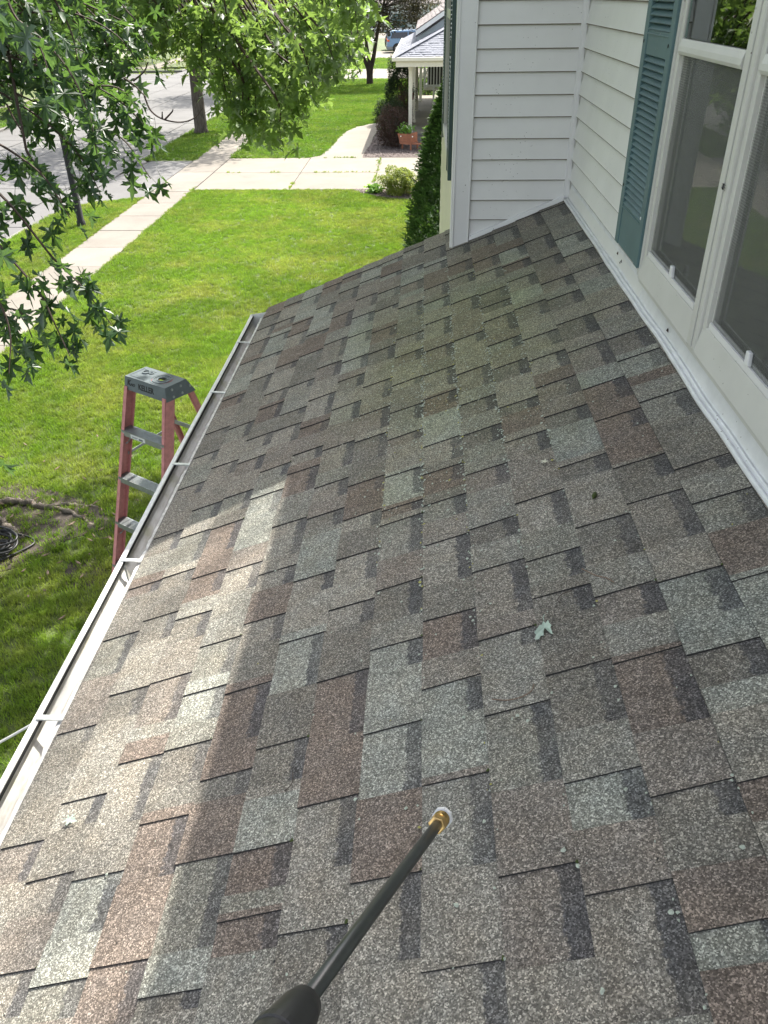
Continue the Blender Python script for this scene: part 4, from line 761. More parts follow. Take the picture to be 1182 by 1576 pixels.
# ================================================================== LEAVES AND TREES
HALF = [(.02, .0), (.10, -.03), (.20, -.12), (.37, -.10), (.27, .03), (.13, .17), (.27, .24), (.46, .30), (.41, .38), (.60, .58), (.40, .50), (.25, .50), (.09, .40), (.12, .60), (.26, .70), (.24, .77), (.11, .76), (.08, .90), (0, 1.10)]
LOW = [(.03, 0), (.40, -.05), (.17, .22), (.64, .55), (.12, .42), (.22, .72), (0, 1.05)]
def leaf_arrays(half, fold=.28, curl=.25):
    o = [(x, y) for x, y in half] + [(-x, y) for x, y in half[-2::-1]]
    pts = [(0, .34)] + o
    V = np.array([(x, y, abs(x)*fold - curl*(y-.3)**2*.6 + .06*math.sin(9*x+5*y)) for x, y in pts])
    n = len(o); F = np.array([[0, i+1, (i+1) % n+1] for i in range(n)])
    return V, F
LH = leaf_arrays(HALF); LL = leaf_arrays(LOW)
def leaf_frames(n, rng, down=.55, flat=.75):
    """random orientations: axis outwards and hanging, upper side mostly up"""
    a = rng.uniform(0, 2*np.pi, n); ax = np.column_stack([np.cos(a), np.sin(a), -rng.normal(down, .4, n)]); ax /= np.linalg.norm(ax, axis=1)[:, None]
    up_ = np.column_stack([rng.normal(0, flat, n), rng.normal(0, flat, n), np.ones(n)])
    nn = up_ - (up_*ax).sum(1)[:, None]*ax; nn /= np.linalg.norm(nn, axis=1)[:, None]
    xx = np.cross(ax, nn); return xx, ax, nn
def leaves_np(P, size, half, rng, down=.55, flat=.75):
    V0, F0 = half; n = len(P); xx, ax, nn = leaf_frames(n, rng, down, flat)
    s = (size*rng.uniform(.65, 1.2, n))[:, None, None] if np.isscalar(size) else size[:, None, None]
    cr = rng.uniform(.4, 1.6, n)[:, None]
    V = P[:, None, :] + s*(V0[None, :, 0, None]*xx[:, None, :] + V0[None, :, 1, None]*ax[:, None, :] + (V0[None, :, 2]*cr)[:, :, None]*nn[:, None, :])
    F = F0[None] + (np.arange(n)*len(V0))[:, None, None]
    return V.reshape(-1, 3), F.reshape(-1, 3)
def bez(pts, n):
    """Catmull-Rom through points"""
    P = [Vector(p) for p in pts]; P = [P[0]*2-P[1]] + P + [P[-1]*2-P[-2]]; out = []
    for i in range(1, len(P)-2):
        for j in range(n):
            t = j/n; a, b_, c, d = P[i-1], P[i], P[i+1], P[i+2]
            out.append(.5*((2*b_) + (c-a)*t + (2*a-5*b_+4*c-d)*t*t + (3*b_-a-3*c+d)*t**3))
    out.append(P[-2]); return out
# --- near silver maple: its trunk stands just outside the left edge
nm = empty('silver_maple', (-5.05, 6.75, GZ)); tag(nm, 'silver maple at the left edge whose leafy boughs hang over the street view', 'tree')
MPI = Matrix.Translation(Vector((5.05, -6.75, -GZ)))
def np_(o): o.matrix_parent_inverse = MPI; return o
b = MB()
T0 = Vector((-5.05, 6.75, GZ))
b.tube([T0+Vector(q) for q in ((0, 0, -.1), (.01, 0, .25), (.02, .02, 1.2), (.05, .05, 2.6), (.1, .1, 3.6))], [.52, .38, .32, .30, .27], 18)
lim = [([(0.05, .05, 2.3), (.6, .3, 3.4), (1.6, .8, 4.6), (3.2, 1.8, 5.2), (4.4, 3.0, 5.1)], .15),
       ([(0.05, .1, 2.7), (.8, 1.2, 4.2), (2.2, 2.4, 5.6), (3.9, 3.6, 5.9)], .14),
       ([(0.1, .1, 3.2), (.4, -.8, 4.4), (1.6, -2.0, 5.2), (3.0, -3.0, 5.4)], .12),
       ([(0.1, .1, 3.4), (-.6, 1.5, 5), (-1.8, 3.0, 6.5)], .13), ([(0.1, .1, 3.5), (.4, .5, 5.5), (1, 1, 8), (1.2, 1.4, 10)], .17),
       ([(0.1, .1, 3.4), (-1, -.8, 5), (-2.6, -1.6, 6.6)], .12), ([(0, 0, 2.5), (1.0, -.6, 3.6), (2.3, -1.9, 4.6), (3.2, -3.0, 4.9)], .10)]
limp = []
for pts, r0 in lim:
    q = bez([T0+Vector(p_) for p_ in pts], 6); b.tube(q, [r0*(1-.85*i/(len(q)-1)) for i in range(len(q))], 9); limp += q
np_(b.build('trunk', M['bark_maple'], nm, smooth=True))
# surface roots creeping towards the ladder
b = MB()
for pts, r0 in (([(-4.95, 6.9, -3.24), (-4.5, 7.17, -3.27), (-4.1, 7.10, -3.285), (-3.72, 6.98, -3.29), (-3.34, 6.70, -3.31)], .045), ([(-4.95, 6.75, -3.2), (-4.5, 6.80, -3.25), (-4.22, 6.62, -3.28), (-4.0, 6.50, -3.31)], .06), ([(-4.1, 7.10, -3.29), (-3.8, 7.16, -3.30), (-3.5, 7.12, -3.315)], .04), ([(-5, 6.5, -3.22), (-4.7, 6.1, -3.28), (-4.4, 5.7, -3.31)], .08)):
    q = bez(pts, 8); b.tube([p_+Vector((random.gauss(0, .012), random.gauss(0, .012), random.gauss(0, .008))) for p_ in q], [r0*(1-.6*i/len(q))*random.uniform(.8, 1.2) for i in range(len(q))], 8)
np_(b.build('surface_root', M['bark_maple'], nm, smooth=True))
tw = MB()
leafme = []
for i in range(4):
    V0, F0 = leaf_arrays(HALF, .15+.12*i, .15+.15*i)
    sg = MB().add([tuple(v) for v in V0], F0.tolist()).tube([(0, .0, 0), (0, -.22, .03), (0, -.48, .12)], .011, 3)
    o = sg.build('leaf', M['leaf_near']); leafme.append(o.data); bpy.data.objects.remove(o)
rngl = np.random.default_rng(5)
spots, tan = [], []
for pts in NEAR_TWIGS:
    q = bez(pts, 8); tw.tube(q, [.006*(1-.7*i/len(q)) for i in range(len(q))], 5)
    ln = sum((q[i+1]-q[i]).length for i in range(len(q)-1)); n = max(3, int(ln/.0225)) if len(pts) > 3 else 2
    for i in range(n):
        t = (i+random.random())/n; t = t**.85; k = min(int(t*(len(q)-1)), len(q)-2); p_ = q[k].lerp(q[k+1], t*(len(q)-1)-k)
        d_ = (q[k+1]-q[k]).normalized(); spots.append(p_); tan.append(d_)
order = sorted(range(len(spots)), key=lambda i: (spots[i]-CP).length)
xx, ax, nn = leaf_frames(len(spots), rngl, .75, .7)
restP = []
cnt = 0
for j, i in enumerate(order):
    off = Vector((random.gauss(0, .035), random.gauss(0, .035), random.gauss(-.03, .03)))
    p_ = spots[i] + off
    a = Vector(ax[i])*.75 + tan[i]*.55; a.normalize(); n_ = Vector(nn[i]); n_ = (n_ - n_.dot(a)*a).normalized(); x_ = a.cross(n_)
    s_ = random.uniform(.052, .098)
    if cnt < 297:
        o = bpy.data.objects.new('leaf', leafme[cnt % 4]); link(o, nm); o.matrix_parent_inverse = MPI
        mm = Matrix((x_*s_, a*s_, n_*s_)).transposed().to_4x4(); mm.translation = p_; o.matrix_basis = mm; cnt += 1
    else: restP.append(tuple(p_))
V, F = leaves_np(np.array(restP), .08, LH, rngl, .7, .7) if restP else (np.zeros((0, 3)), np.zeros((0, 3), int))
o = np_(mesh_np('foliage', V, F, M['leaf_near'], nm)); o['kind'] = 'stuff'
print('near leaves', len(spots), 'rest', len(restP))
for pts in BARE_TWIGS:
    q = bez(pts, 6); tw.tube(q, [.0042*(1-.5*i/len(q)) for i in range(len(q))], 5)
# boughs bringing the twigs back to the trunk
def nearest(p_): return min(limp, key=lambda q_: (q_-p_).length + max(0, (p_-q_).z)*.5)
ends = [Vector(t[0]) for t in NEAR_TWIGS] 
conn = []
for e in ends:
    a = nearest(e+Vector((-.8, 1, .8))); mid_ = a.lerp(e, .6)+Vector((random.uniform(-.25, .1), random.uniform(-.2, .3), .45)); q = bez([a, mid_, e], 6); tw.tube(q, [.010*(1-.45*i/(len(q)-1)) for i in range(len(q))], 5); conn += [tuple(p_+Vector((random.gauss(0, .07), random.gauss(0, .07), random.gauss(-.03, .05)))) for p_ in q[3:] for _ in range(5) if (p_-CP).length > 1.2]
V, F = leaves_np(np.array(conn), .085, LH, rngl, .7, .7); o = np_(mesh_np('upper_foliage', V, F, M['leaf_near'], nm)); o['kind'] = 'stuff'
mt = MB(); mp_ = []
for pts in MID_TWIGS:
    q = bez(pts, 6); mt.tube(q, [.011*(1-.75*i/len(q)) for i in range(len(q))], 4)
    ln = sum((q[i+1]-q[i]).length for i in range(len(q)-1)); n = int(ln/.0138)
    for i in range(n):
        t = ((i+random.random())/n)**.7; k = min(int(t*(len(q)-1)), len(q)-2); p_ = q[k].lerp(q[k+1], t*(len(q)-1)-k)
        mp_.append((p_.x+random.gauss(0, .085), p_.y+random.gauss(0, .085), p_.z+random.gauss(-.03, .06)))
for i, pts in enumerate(MID_TWIGS):
    e = Vector(pts[0])
    if i % 3 == 0:
        a = nearest(e+Vector((-1, 0, 1.2))); q = bez([a, (a+e)/2+Vector((0, 0, .3)), e], 6); mt.tube(q, [.03*(1-.7*j/(len(q)-1)) for j in range(len(q))], 5)
for pts in ([(-1.9, 8.0, 2.2), (-1.75, 8.3, 1.35), (-1.5, 8.7, .95), (-1.18, 8.9, .55)], [(-2.3, 8.2, 2.0), (-2.15, 8.7, 1.3), (-2.0, 8.9, .95), (-1.8, 9.0, .5)], [(-1.2, 9, 2.0), (-1.0, 9.1, 1.3), (-.9, 9.2, 1.15), (-.6, 9.3, 1.0)]):
    q = bez(pts, 6); mt.tube(q, [.022*(1-.7*j/(len(q)-1)) for j in range(len(q))], 6)
np_(tw.build('twig', M['twig'], nm)); np_(mt.build('bough', M['twig'], nm))
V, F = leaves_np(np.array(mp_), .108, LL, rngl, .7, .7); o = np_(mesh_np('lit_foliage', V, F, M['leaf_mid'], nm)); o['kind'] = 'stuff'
# the crown overhead (out of the picture, it shades the ground beside the ladder)
def clumps(cs, n_per, sig, rng):
    out = []
    for c in cs: out.append(rng.normal(0, 1, (n_per, 3))*np.array(sig)+np.array(c))
    return np.vstack(out)
rc = np.random.default_rng(8); cs = []
while len(cs) < 120:
    v = rc.normal(0, 1, 3); v /= np.linalg.norm(v); v *= rc.uniform(.55, 1)**.5
    c = np.array([-4.2, 7.6, 4.6]) + v*np.array([4.4, 4.6, 4.0])
    if c[2] > 1.85 + max(0, (c[0]+.2))*1.2 and c[0] < -1.6 and c[1] < 10.2: cs.append(c)
for _ in range(10): cs.append(np.array([rc.uniform(-3.6, -2.6), rc.uniform(6.0, 8.5), rc.uniform(1.9, 2.7)]))
P = clumps(cs, 75, (.42, .42, .22), rc)
P = P[P[:, 2] > 1.45]
V, F = leaves_np(P, .15, LL, rc, .5, .5); o = np_(mesh_np('crown', V, F, M['leaf_mid'], nm)); o['kind'] = 'stuff'

def tree(name, label, loc, th, tr, cz, crx, crz, nclump, nper, size, leafm, barkm, seed, sig=.5, lean=(0, 0), keep=None, split=None, group=None, trunks=None):
    r = random.Random(seed); rng = np.random.default_rng(seed)
    root = empty(name, loc); tag(root, label, 'tree', group)
    x0, y0, z0 = 0, 0, 0
    tb = MB(); tips = []
    cs = []
    while len(cs) < nclump:
        v = rng.normal(0, 1, 3); v /= np.linalg.norm(v); v *= rng.uniform(.25, 1)**.45
        c = np.array([lean[0], lean[1], cz]) + v*np.array([crx, crx, crz])
        if keep is None or keep(c): cs.append(c)
    if trunks is None:
        hgt = cz; tb.tube([(0, 0, -.1), (.01, 0, .18), (.02, .01, th*.5), (lean[0]*.3+.05, lean[1]*.3, th), (lean[0]*.6, lean[1]*.6, hgt)], [tr*1.5, tr*1.08, tr*.95, tr*.85, tr*.3], 12)
        st = Vector((lean[0]*.3, lean[1]*.3, th))
        starts = [st.lerp(Vector((lean[0]*.6, lean[1]*.6, hgt)), t) for t in (0, .15, .3, .5, .7, .9)]
    else:
        starts = []
        for pts, r0 in trunks:
            q = bez(pts, 5); tb.tube(q, [r0*(1-.6*i/(len(q)-1)) for i in range(len(q))], 9); starts.append(q[-1]); starts.append(q[-4])
    for i in range(0, len(cs), 3):
        c = Vector(cs[i]); a = min(starts, key=lambda s_: (s_-c).length + (2 if s_.z > c.z else 0))
        q = bez([a, a.lerp(c, .5)+Vector((r.gauss(0, .15), r.gauss(0, .15), .25)), c], 4); tb.tube(q, [tr*.26*(1-.85*j/(len(q)-1)) for j in range(len(q))], 5)
    tb.build('trunk', M[barkm], root, smooth=True)
    P = clumps(cs, nper, (sig, sig, sig*.6), rng)
    V, F = leaves_np(P, size, LL, rng, .4, .6); o = mesh_np('crown', V, F, M[leafm], root); o['kind'] = 'stuff'
    return root
tree('street_maple', 'maple with a grey trunk on the grass verge just beyond the driveway', (-8.88, 34.6, GZ), 3.2, .24, 6.6, 4.6, 4.4, 130, 80, .17, 'leaf_tree', 'bark_street', 31, .5)
tree('street_maple', 'dark maple trunk on the verge between the street and the far sidewalk, behind the boughs', (-8.7, 52.5, GZ), 2.6, .25, 5.6, 3.6, 3.6, 80, 70, .2, 'leaf_tree', 'bark_dark', 32, .5)
tree('plum_tree', 'dark-leaved tree with several slender trunks on the neighbour lawn by the second driveway', (-3.3, 53.9, GZ), 1, .16, 4.2, 2.6, 2.0, 90, 95, .14, 'leaf_purple', 'bark_dark', 33, .32, lean=(1.1, 0), keep=lambda c: c[2] > 2.75,
     trunks=[([(0, 0, -.1), (0, 0, .6), (-.1, 0, 1.0), (-.5, .1, 1.8), (-1.0, .1, 2.6), (-1.3, .1, 3.6)], .15), ([(0.05, 0, -.1), (.05, 0, .7), (.05, 0, 1.3), (-.12, 0, 2.2), (-.15, 0, 3.4), (-.1, 0, 4.6)], .15), ([(.1, 0, -.1), (.12, 0, .7), (.3, 0, 1.4), (.5, 0, 2.4), (.75, 0, 3.4), (1.1, 0, 4.6)], .16), ([(.1, .05, .2), (.16, .05, 1.0), (.34, .1, 1.8), (.32, .1, 3), (.5, .1, 4)], .09)])
tall = tree('garden_tree', 'unseen tall tree added behind the house wing to dapple the roof edge', (6.2, 13.4, GZ), 9.0, .26, 18.4, 1.3, 1.1, 3, 4, .15, 'leaf_tree', 'bark_dark', 90, .4)  # out-of-view tree added to shade the sunlit roof strip
rt_ = np.random.default_rng(12); cs = [np.array([4.35, 11.7, 15.1])+rt_.normal(0, 1, 3)*np.array([.55, 1.25, .5]) for _ in range(5)] + [np.array([4.9, 12.6, 15.0])+rt_.normal(0, 1, 3)*np.array([.3, .3, .3]) for _ in range(1)]  # leaf clumps set along the sun's path for the roof dapples
P = clumps(cs, 40, (.30, .34, .2), rt_); V, F = leaves_np(P-np.array([6.2, 13.4, GZ]), .15, LL, rt_); o = mesh_np('foliage', V, F, M['leaf_tree'], tall); o['kind'] = 'stuff'
tbm = MB()
for c in cs: tbm.tube(bez([(0, 0, 14.0), tuple(Vector((0, 0, 15.5)).lerp(Vector(c-np.array([6.2, 13.4, GZ])), .5)), tuple(c-np.array([6.2, 13.4, GZ]))], 3), [.05, .045, .04, .03, .02, .015, .01], 4)
tbm.build('limb', M['bark_dark'], tall)
bgt = [(-24, 47, 5.5, 3.4), (-27, 60, 5, 3.2), (-23.5, 75, 6, 4), (-32, 70, 6, 4.5), (-18.9, 44, 5.2, 3.0), (-14, 92, 7, 4.5), (-8, 104, 6, 3.5), (-38, 52, 6, 4.5), (-30, 90, 7, 5), (6, 112, 7, 5), (-2, 150, 8, 6), (-14, 140, 8, 7), (-26, 118, 8, 6), (-45, 95, 9, 7), (12, 140, 8, 6)]
bl = ['street maple across the road opposite the lamp pole', 'garden maple beyond the side street corner on the left', 'verge maple past the side street on the far side of the road', 'broad garden tree behind the far sidewalk at the left', 'low maple on the opposite verge nearest the left edge', 'tree where the street disappears behind the boughs', 'small tree left of the parked vehicles', 'large tree at the far left behind the opposite lawn', 'tall tree behind the side street lawns', 'tree to the right behind the blue van', 'distant tree beyond the far pale house', 'distant broad tree left of the far pale house', 'distant tree in line with the curb of the road', 'distant wide tree at the upper left', 'distant tree hidden behind the neighbour roofs']
for i, (x, y, r_, h_) in enumerate(bgt):
    tree('garden_tree', bl[i], (x, y, GZ), 2.0, .2, 1.2+r_*.95, h_, r_*.62, int(34+6*r_), 60, .30 if y > 70 else .2, 'leaf_tree' if i % 3 else 'leaf_mid', 'bark_dark', 50+i, .6)

# --- shrubs and conifers
def bush(name, label, cat, loc, rx, ry, rz, n, size, mat, seed, lump=.16, shape=None, group=None, zc=None, stems=True):
    rng = np.random.default_rng(seed); root = empty(name, loc); tag(root, label, cat, group)
    d = rng.normal(0, 1, (n, 3)); d /= np.linalg.norm(d, axis=1)[:, None]
    rr = rng.uniform(.35, 1, n)**.35
    ph = rng.uniform(0, 6.28, 9); fr = rng.uniform(3, 7, (9, 3))
    lm = 1 + lump*sum(np.sin(d@fr[i]+ph[i]) for i in range(9))/3
    P = d*(rr*lm)[:, None]*np.array([rx, ry, rz])
    if shape is not None:
        t = (P[:, 2]/rz+1)/2; k = shape(np.clip(t, 0, 1)); P[:, 0] *= k; P[:, 1] *= k
    P[:, 2] += zc if zc is not None else rz*.92
    P = P[P[:, 2] > .02]
    V, F = leaves_np(P, size, LL if size > .03 else LL, rng, -.1, .8); o = mesh_np('foliage', V, F, M[mat], root); o['kind'] = 'stuff'
    if stems:
        sb = MB()
        for i in range(9):
            a = i*.7; sb.tube([(.05*math.cos(a), .05*math.sin(a), -.05), (rx*.3*math.cos(a), ry*.3*math.sin(a), rz*.7), (rx*.6*math.cos(a), ry*.6*math.sin(a), rz*1.3)], [.02, .015, .008], 5)
        sb.build('stem', M['twig'], root)
    return root
bush('shrub', 'yellow-green rounded shrub in the mulch bed at the lawn end of the driveway', 'shrub', (-.62, 22.95, GZ), .50, .48, .36, 7000, .045, 'shrub', 61, .3)
bush('barberry', 'large rounded purple-brown bush beside the front porch post and planter', 'shrub', (-1.10, 31.0, GZ), .56, .62, .68, 6500, .045, 'barberry', 62, .14)
bush('shrub', 'dark green rounded bush just behind the purple-brown bush', 'shrub', (-1.15, 33.3, GZ), .50, .60, .66, 8000, .045, 'evergreen', 63, .2)
bush('barberry', 'small purple-brown bush between the green bush and the tall evergreen', 'shrub', (-.78, 34.6, GZ), .36, .4, .8, 2600, .045, 'barberry', 64, .15)
bush('evergreen_shrub', 'tall dark evergreen bush under the porch roof corner', 'shrub', (-.98, 37.6, GZ), .60, .6, 1.28, 13000, .06, 'evergreen', 65, .2)
bush('shrub', 'low green bush on the lawn left of the tall evergreen', 'shrub', (-1.75, 38.2, GZ), .38, .4, .42, 1800, .05, 'evergreen', 66, .25)
bush('hosta', 'small bright green plant in the mulch beside the yellow-green shrub', 'plant', (-1.32, 23.15, GZ), .20, .18, .12, 160, .11, 'hosta', 67, .3, stems=False)
bush('shrub', 'green bush seen through the porch below the white railing', 'shrub', (.15, 46.2, GZ), .6, .5, .7, 2200, .07, 'evergreen', 68, .25)
def arbor(loc, h, r, seed, label, n=15000):
    rng = np.random.default_rng(seed); root = empty('arborvitae', loc); tag(root, label, 'conifer', 'arborvitae beside the house wing')
    z = rng.uniform(0, 1, n)**1.15; a = rng.uniform(0, 6.283, n)
    prof_ = np.interp(z, [0, .08, .35, .7, .9, 1], [.72, .95, 1, .62, .28, .03])
    lump = 1+.13*np.sin(a*5+z*31)*np.sin(z*47+a*3)+.09*np.sin(a*9-z*60)+.07*np.sin(a*2+z*13)
    rad = r*prof_*lump*rng.uniform(.5, 1, n)**.28
    P = np.column_stack([rad*np.cos(a), rad*np.sin(a), z*h])
    # vertical fan sprays: axis outwards-up, flat side tangential
    ax_ = np.column_stack([np.cos(a), np.sin(a), rng.normal(.9, .4, n)]); ax_ /= np.linalg.norm(ax_, axis=1)[:, None]
    tw_ = rng.normal(0, .6, n); side = np.column_stack([-np.sin(a), np.cos(a), tw_]); nn_ = np.cross(ax_, side); nn_ /= np.linalg.norm(nn_, axis=1)[:, None]; xx_ = np.cross(ax_, nn_)
    V0, F0 = LL; s = (rng.uniform(.05, .115, n))[:, None, None]
    V = P[:, None, :] + s*(V0[None, :, 0, None]*.8*xx_[:, None, :] + V0[None, :, 1, None]*ax_[:, None, :] + V0[None, :, 2, None]*nn_[:, None, :])
    F = (F0[None] + (np.arange(n)*len(V0))[:, None, None]).reshape(-1, 3)
    o = mesh_np('foliage', V.reshape(-1, 3), F, M['arb'], root); o['kind'] = 'stuff'
    MB().tube([(0, 0, -.1), (0, 0, h*.9)], [.07, .02], 6).build('trunk', M['bark_dark'], root)
arbor((.44, 13.2, GZ), 3.75, .68, 71, 'tall dense arborvitae standing nearest the house wing')
arbor((.62, 15.6, GZ), 3.3, .68, 72, 'arborvitae behind the nearest one, between it and the yellow-green shrub')
arbor((.75, 18.4, GZ), 2.6, .66, 73, 'shortest arborvitae, farthest along the house wing')
# ================================================================== OBJECTS
# --- stepladder
L0 = Vector((-1.823, 4.465, -.6)); wv_ = Vector((.848, -.529, 0)); dv = Vector((.529, .848, 0))   # width axis, depth axis (away from the climber)
lad = empty('stepladder', (-1.6, 4.5, GZ)); tag(lad, 'red fibreglass stepladder with a grey plastic top standing on the lawn below the gutter', 'stepladder')
LM = Matrix((wv_, dv, Vector((0, 0, 1)))).transposed().to_4x4(); LM.translation = L0
LPI = Matrix.Translation(Vector((1.6, -4.5, -GZ)))
def lp(mb, name, mat, par=None, **k):
    mb.v = [tuple(LM @ Vector(v)) for v in mb.v]
    o = mb.build(name, mat, par or lad, **k)
    if par is None: o.matrix_parent_inverse = LPI
    return o
CW, CD = .352, .168
# cap: flared skirt with a recessed top
b = MB()
top = [(0, 0, 0), (CW, 0, 0), (CW, CD, 0), (0, CD, 0)]
bot = [(-.010, -.012, -.083), (CW+.010, -.012, -.083), (CW+.016, CD+.050, -.088), (-.016, CD+.050, -.088)]
b.add(top+bot, [[0, 1, 5, 4], [1, 2, 6, 5], [2, 3, 7, 6], [3, 0, 4, 7]])
# top plate built as a grid ring with a round hole
def ringplate(b, x0, y0, x1, y1, cx, cy, r, z, n=32):
    vs, fs = [], []
    for i in range(n):
        a = 2*math.pi*i/n; c_, s_ = math.cos(a), math.sin(a)
        vs.append((cx+r*c_, cy+r*s_, z))
        t = min(((x1-cx)/c_ if c_ > 1e-9 else (x0-cx)/c_ if c_ < -1e-9 else 1e9), ((y1-cy)/s_ if s_ > 1e-9 else (y0-cy)/s_ if s_ < -1e-9 else 1e9))
        vs.append((cx+t*c_, cy+t*s_, z))
    for i in range(n): j = (i+1) % n; fs.append([2*i, 2*i+1, 2*j+1, 2*j])
    b.add(vs, fs)
HX = CW*.68
ringplate(b, 0, 0, CW, CD, HX, CD/2, .026, 0)
for cx_, cy_ in ((CW, 0), (CW, CD), (0, 0), (0, CD)): pass
b.add([(0, 0, -.0005), (CW, 0, -.0005), (CW, CD, -.0005), (0, CD, -.0005), (HX-.03, 0, -.0005), (HX-.03, CD, -.0005)], [[0, 4, 5, 3]])
b.add([(CW-.06, 0, -.0005), (CW, 0, -.0005), (CW, CD, -.0005), (CW-.06, CD, -.0005)], [[0, 1, 2, 3]])
cap = lp(b, 'cap', M['cap'], solid=.004)
def ring(cx, cy, r, w, z0, z1, a0=0, a1=2*math.pi, n=36):
    q = MB(); vs = []
    for i in range(n+1):
        a = a0+(a1-a0)*i/n
        for rr_, z in ((r-w, z0), (r-w, z1), (r+w, z1), (r+w, z0)): vs.append((cx+rr_*math.cos(a), cy+rr_*math.sin(a), z))
    q.add(vs, [[4*i+k, 4*i+(k+1) % 4, 4*i+4+(k+1) % 4, 4*i+4+k] for i in range(n) for k in range(4)]); return q
for r_, w_, z_ in ((.030, .0035, .006), (.044, .0025, .004), (.056, .004, .0065), (.073, .0022, .004)):
    a0, a1 = (0, 2*math.pi) if r_ != .073 else (R(75), R(285)); lp(ring(HX, CD/2, r_, w_, -.001, z_, a0, a1), 'moulded_ring', M['cap'], cap)
lp(ring(HX, CD/2, .050, .003, 0, .0012), 'groove', M['black'], cap)
lp(ring(HX, CD/2, .064, .0010, .0005, .0022, R(-60), R(40)), 'red_scale', M['redprint'], cap); lp(ring(HX, CD/2, .064, .0010, .0005, .0022, R(130), R(235)), 'red_scale', M['redprint'], cap)
b = MB().box((.015, .135, -.001), (.13, .140, .004)).box((.015, .02, -.001), (.020, .14, .004)).box((.03, .018, -.001), (.15, .022, .004)); lp(b, 'tray_rim', M['cap'], cap)
b = MB().box((.022, .128, 0), (.128, .134, .0012)).box((.022, .03, 0), (.0255, .13, .0012)).box((.04, .023, 0), (.15, .0265, .0012)); lp(b, 'groove', M['black'], cap)
lp(ring(.075, .105, .022, .004, -.001, .009), 'moulded_ring', M['cap'], cap); lp(ring(.115, .112, .012, .004, -.001, .007), 'moulded_ring', M['cap'], cap)
b = MB().tube([(.075, .105, .0003), (.075, .105, .0012)], .017, 16).tube([(.115, .112, .0003), (.115, .112, .0012)], .0075, 12).box((.045, .125, .0003), (.06, .131, .0014)).box((.128, .135, .0003), (.172, .142, .0014)).box((.135, .118, .0003), (.15, .126, .0012)); lp(b, 'hole', M['black'], cap)
b = MB()
for (y_, z_) in ((.045, -.022), (.045, -.066), (.115, -.022), (.115, -.066), (.185, -.045)):
    sx = CW + .012*(-z_/.083)
    b.tube([(sx, y_, z_), (sx+.006, y_, z_), (sx+.008, y_, z_)], [.0085, .0085, .004], 10)
lp(b, 'rivet', M['alu'], cap)
def text(body, size, loc, par, sx=1, shear=0, off=.0006):
    cu = bpy.data.curves.new('lettering', 'FONT'); cu.body = body; cu.size = size; cu.extrude = .0006; cu.offset = off; cu.shear = shear
    o = bpy.data.objects.new('lettering', cu); cu.materials.append(M['black']); link(o, par)
    tl = math.atan2(.012, .083)
    ez = Vector((0, -math.sin(tl), -math.cos(tl)))           # down the front face
    X_ = Vector((1, 0, 0)); Y_ = -ez; Z_ = X_.cross(Y_)
    mm = Matrix((X_*sx, Y_, Z_)).transposed().to_4x4(); z_ = loc[1]; mm.translation = Vector((loc[0], -.0022-.012*(-z_/.083), z_))
    me = bpy.data.meshes.new_from_object(o); o2 = bpy.data.objects.new('lettering', me); bpy.data.objects.remove(o); link(o2, par)
    o2.matrix_basis = LM @ mm
    return o2
text('KELLER', .050, (.118, -.057), cap, .84, 0, .0012)
text('K', .046, (.018, -.048), cap, .95, .2, .0022); text('NO', .025, (.049, -.050), cap, .95, .2, .0006)
# rails: channels splaying outwards and forwards
SPX, SPY = .055, -.28      # per metre of drop
Hh = -.6-GZ
def rail(x0, y0, sx, sy, w, d, z0, z1, flip, name, mat='fibre'):
    """C channel: web w wide (depth axis), flanges d"""
    b = MB(); t = .0045
    def pt(x, y, z): k = -z; return (x+sx*k, y+sy*k, z)
    secs = [((0, 0), (t, w)), ((0, 0), (flip*d, t)), ((0, w-t), (flip*d, w))]
    for (xa, ya), (xb, yb) in secs:
        xa, xb = sorted((xa, xb)) if (xa, ya) != (0, 0) or flip < 0 else (xa, xb)
        if (ya, yb) == (0, w): xa, xb = (0, t) if flip > 0 else (-t, 0)
        vs = [pt(x0+x, y0+y, z) for z in (z0, z1) for x, y in ((xa, ya), (xb, ya), (xb, yb), (xa, yb))]
        b.add(vs, [[0, 3, 2, 1], [4, 5, 6, 7], [0, 1, 5, 4], [1, 2, 6, 5], [2, 3, 7, 6], [3, 0, 4, 7]])
    return lp(b, name, M[mat], bevel=.001)
rail(-.004, .000, -SPX, SPY, .078, .028, -.06, -Hh+.03, 1, 'front_rail'); rail(CW+.004, .000, SPX, SPY, .078, .028, -.06, -Hh+.03, -1, 'front_rail')
rail(.020, CD-.012, -SPX, .30, .040, .022, -.07, -Hh+.03, 1, 'rear_rail'); rail(CW-.016, CD-.012, SPX, .30, .040, .022, -.07, -Hh+.03, -1, 'rear_rail')
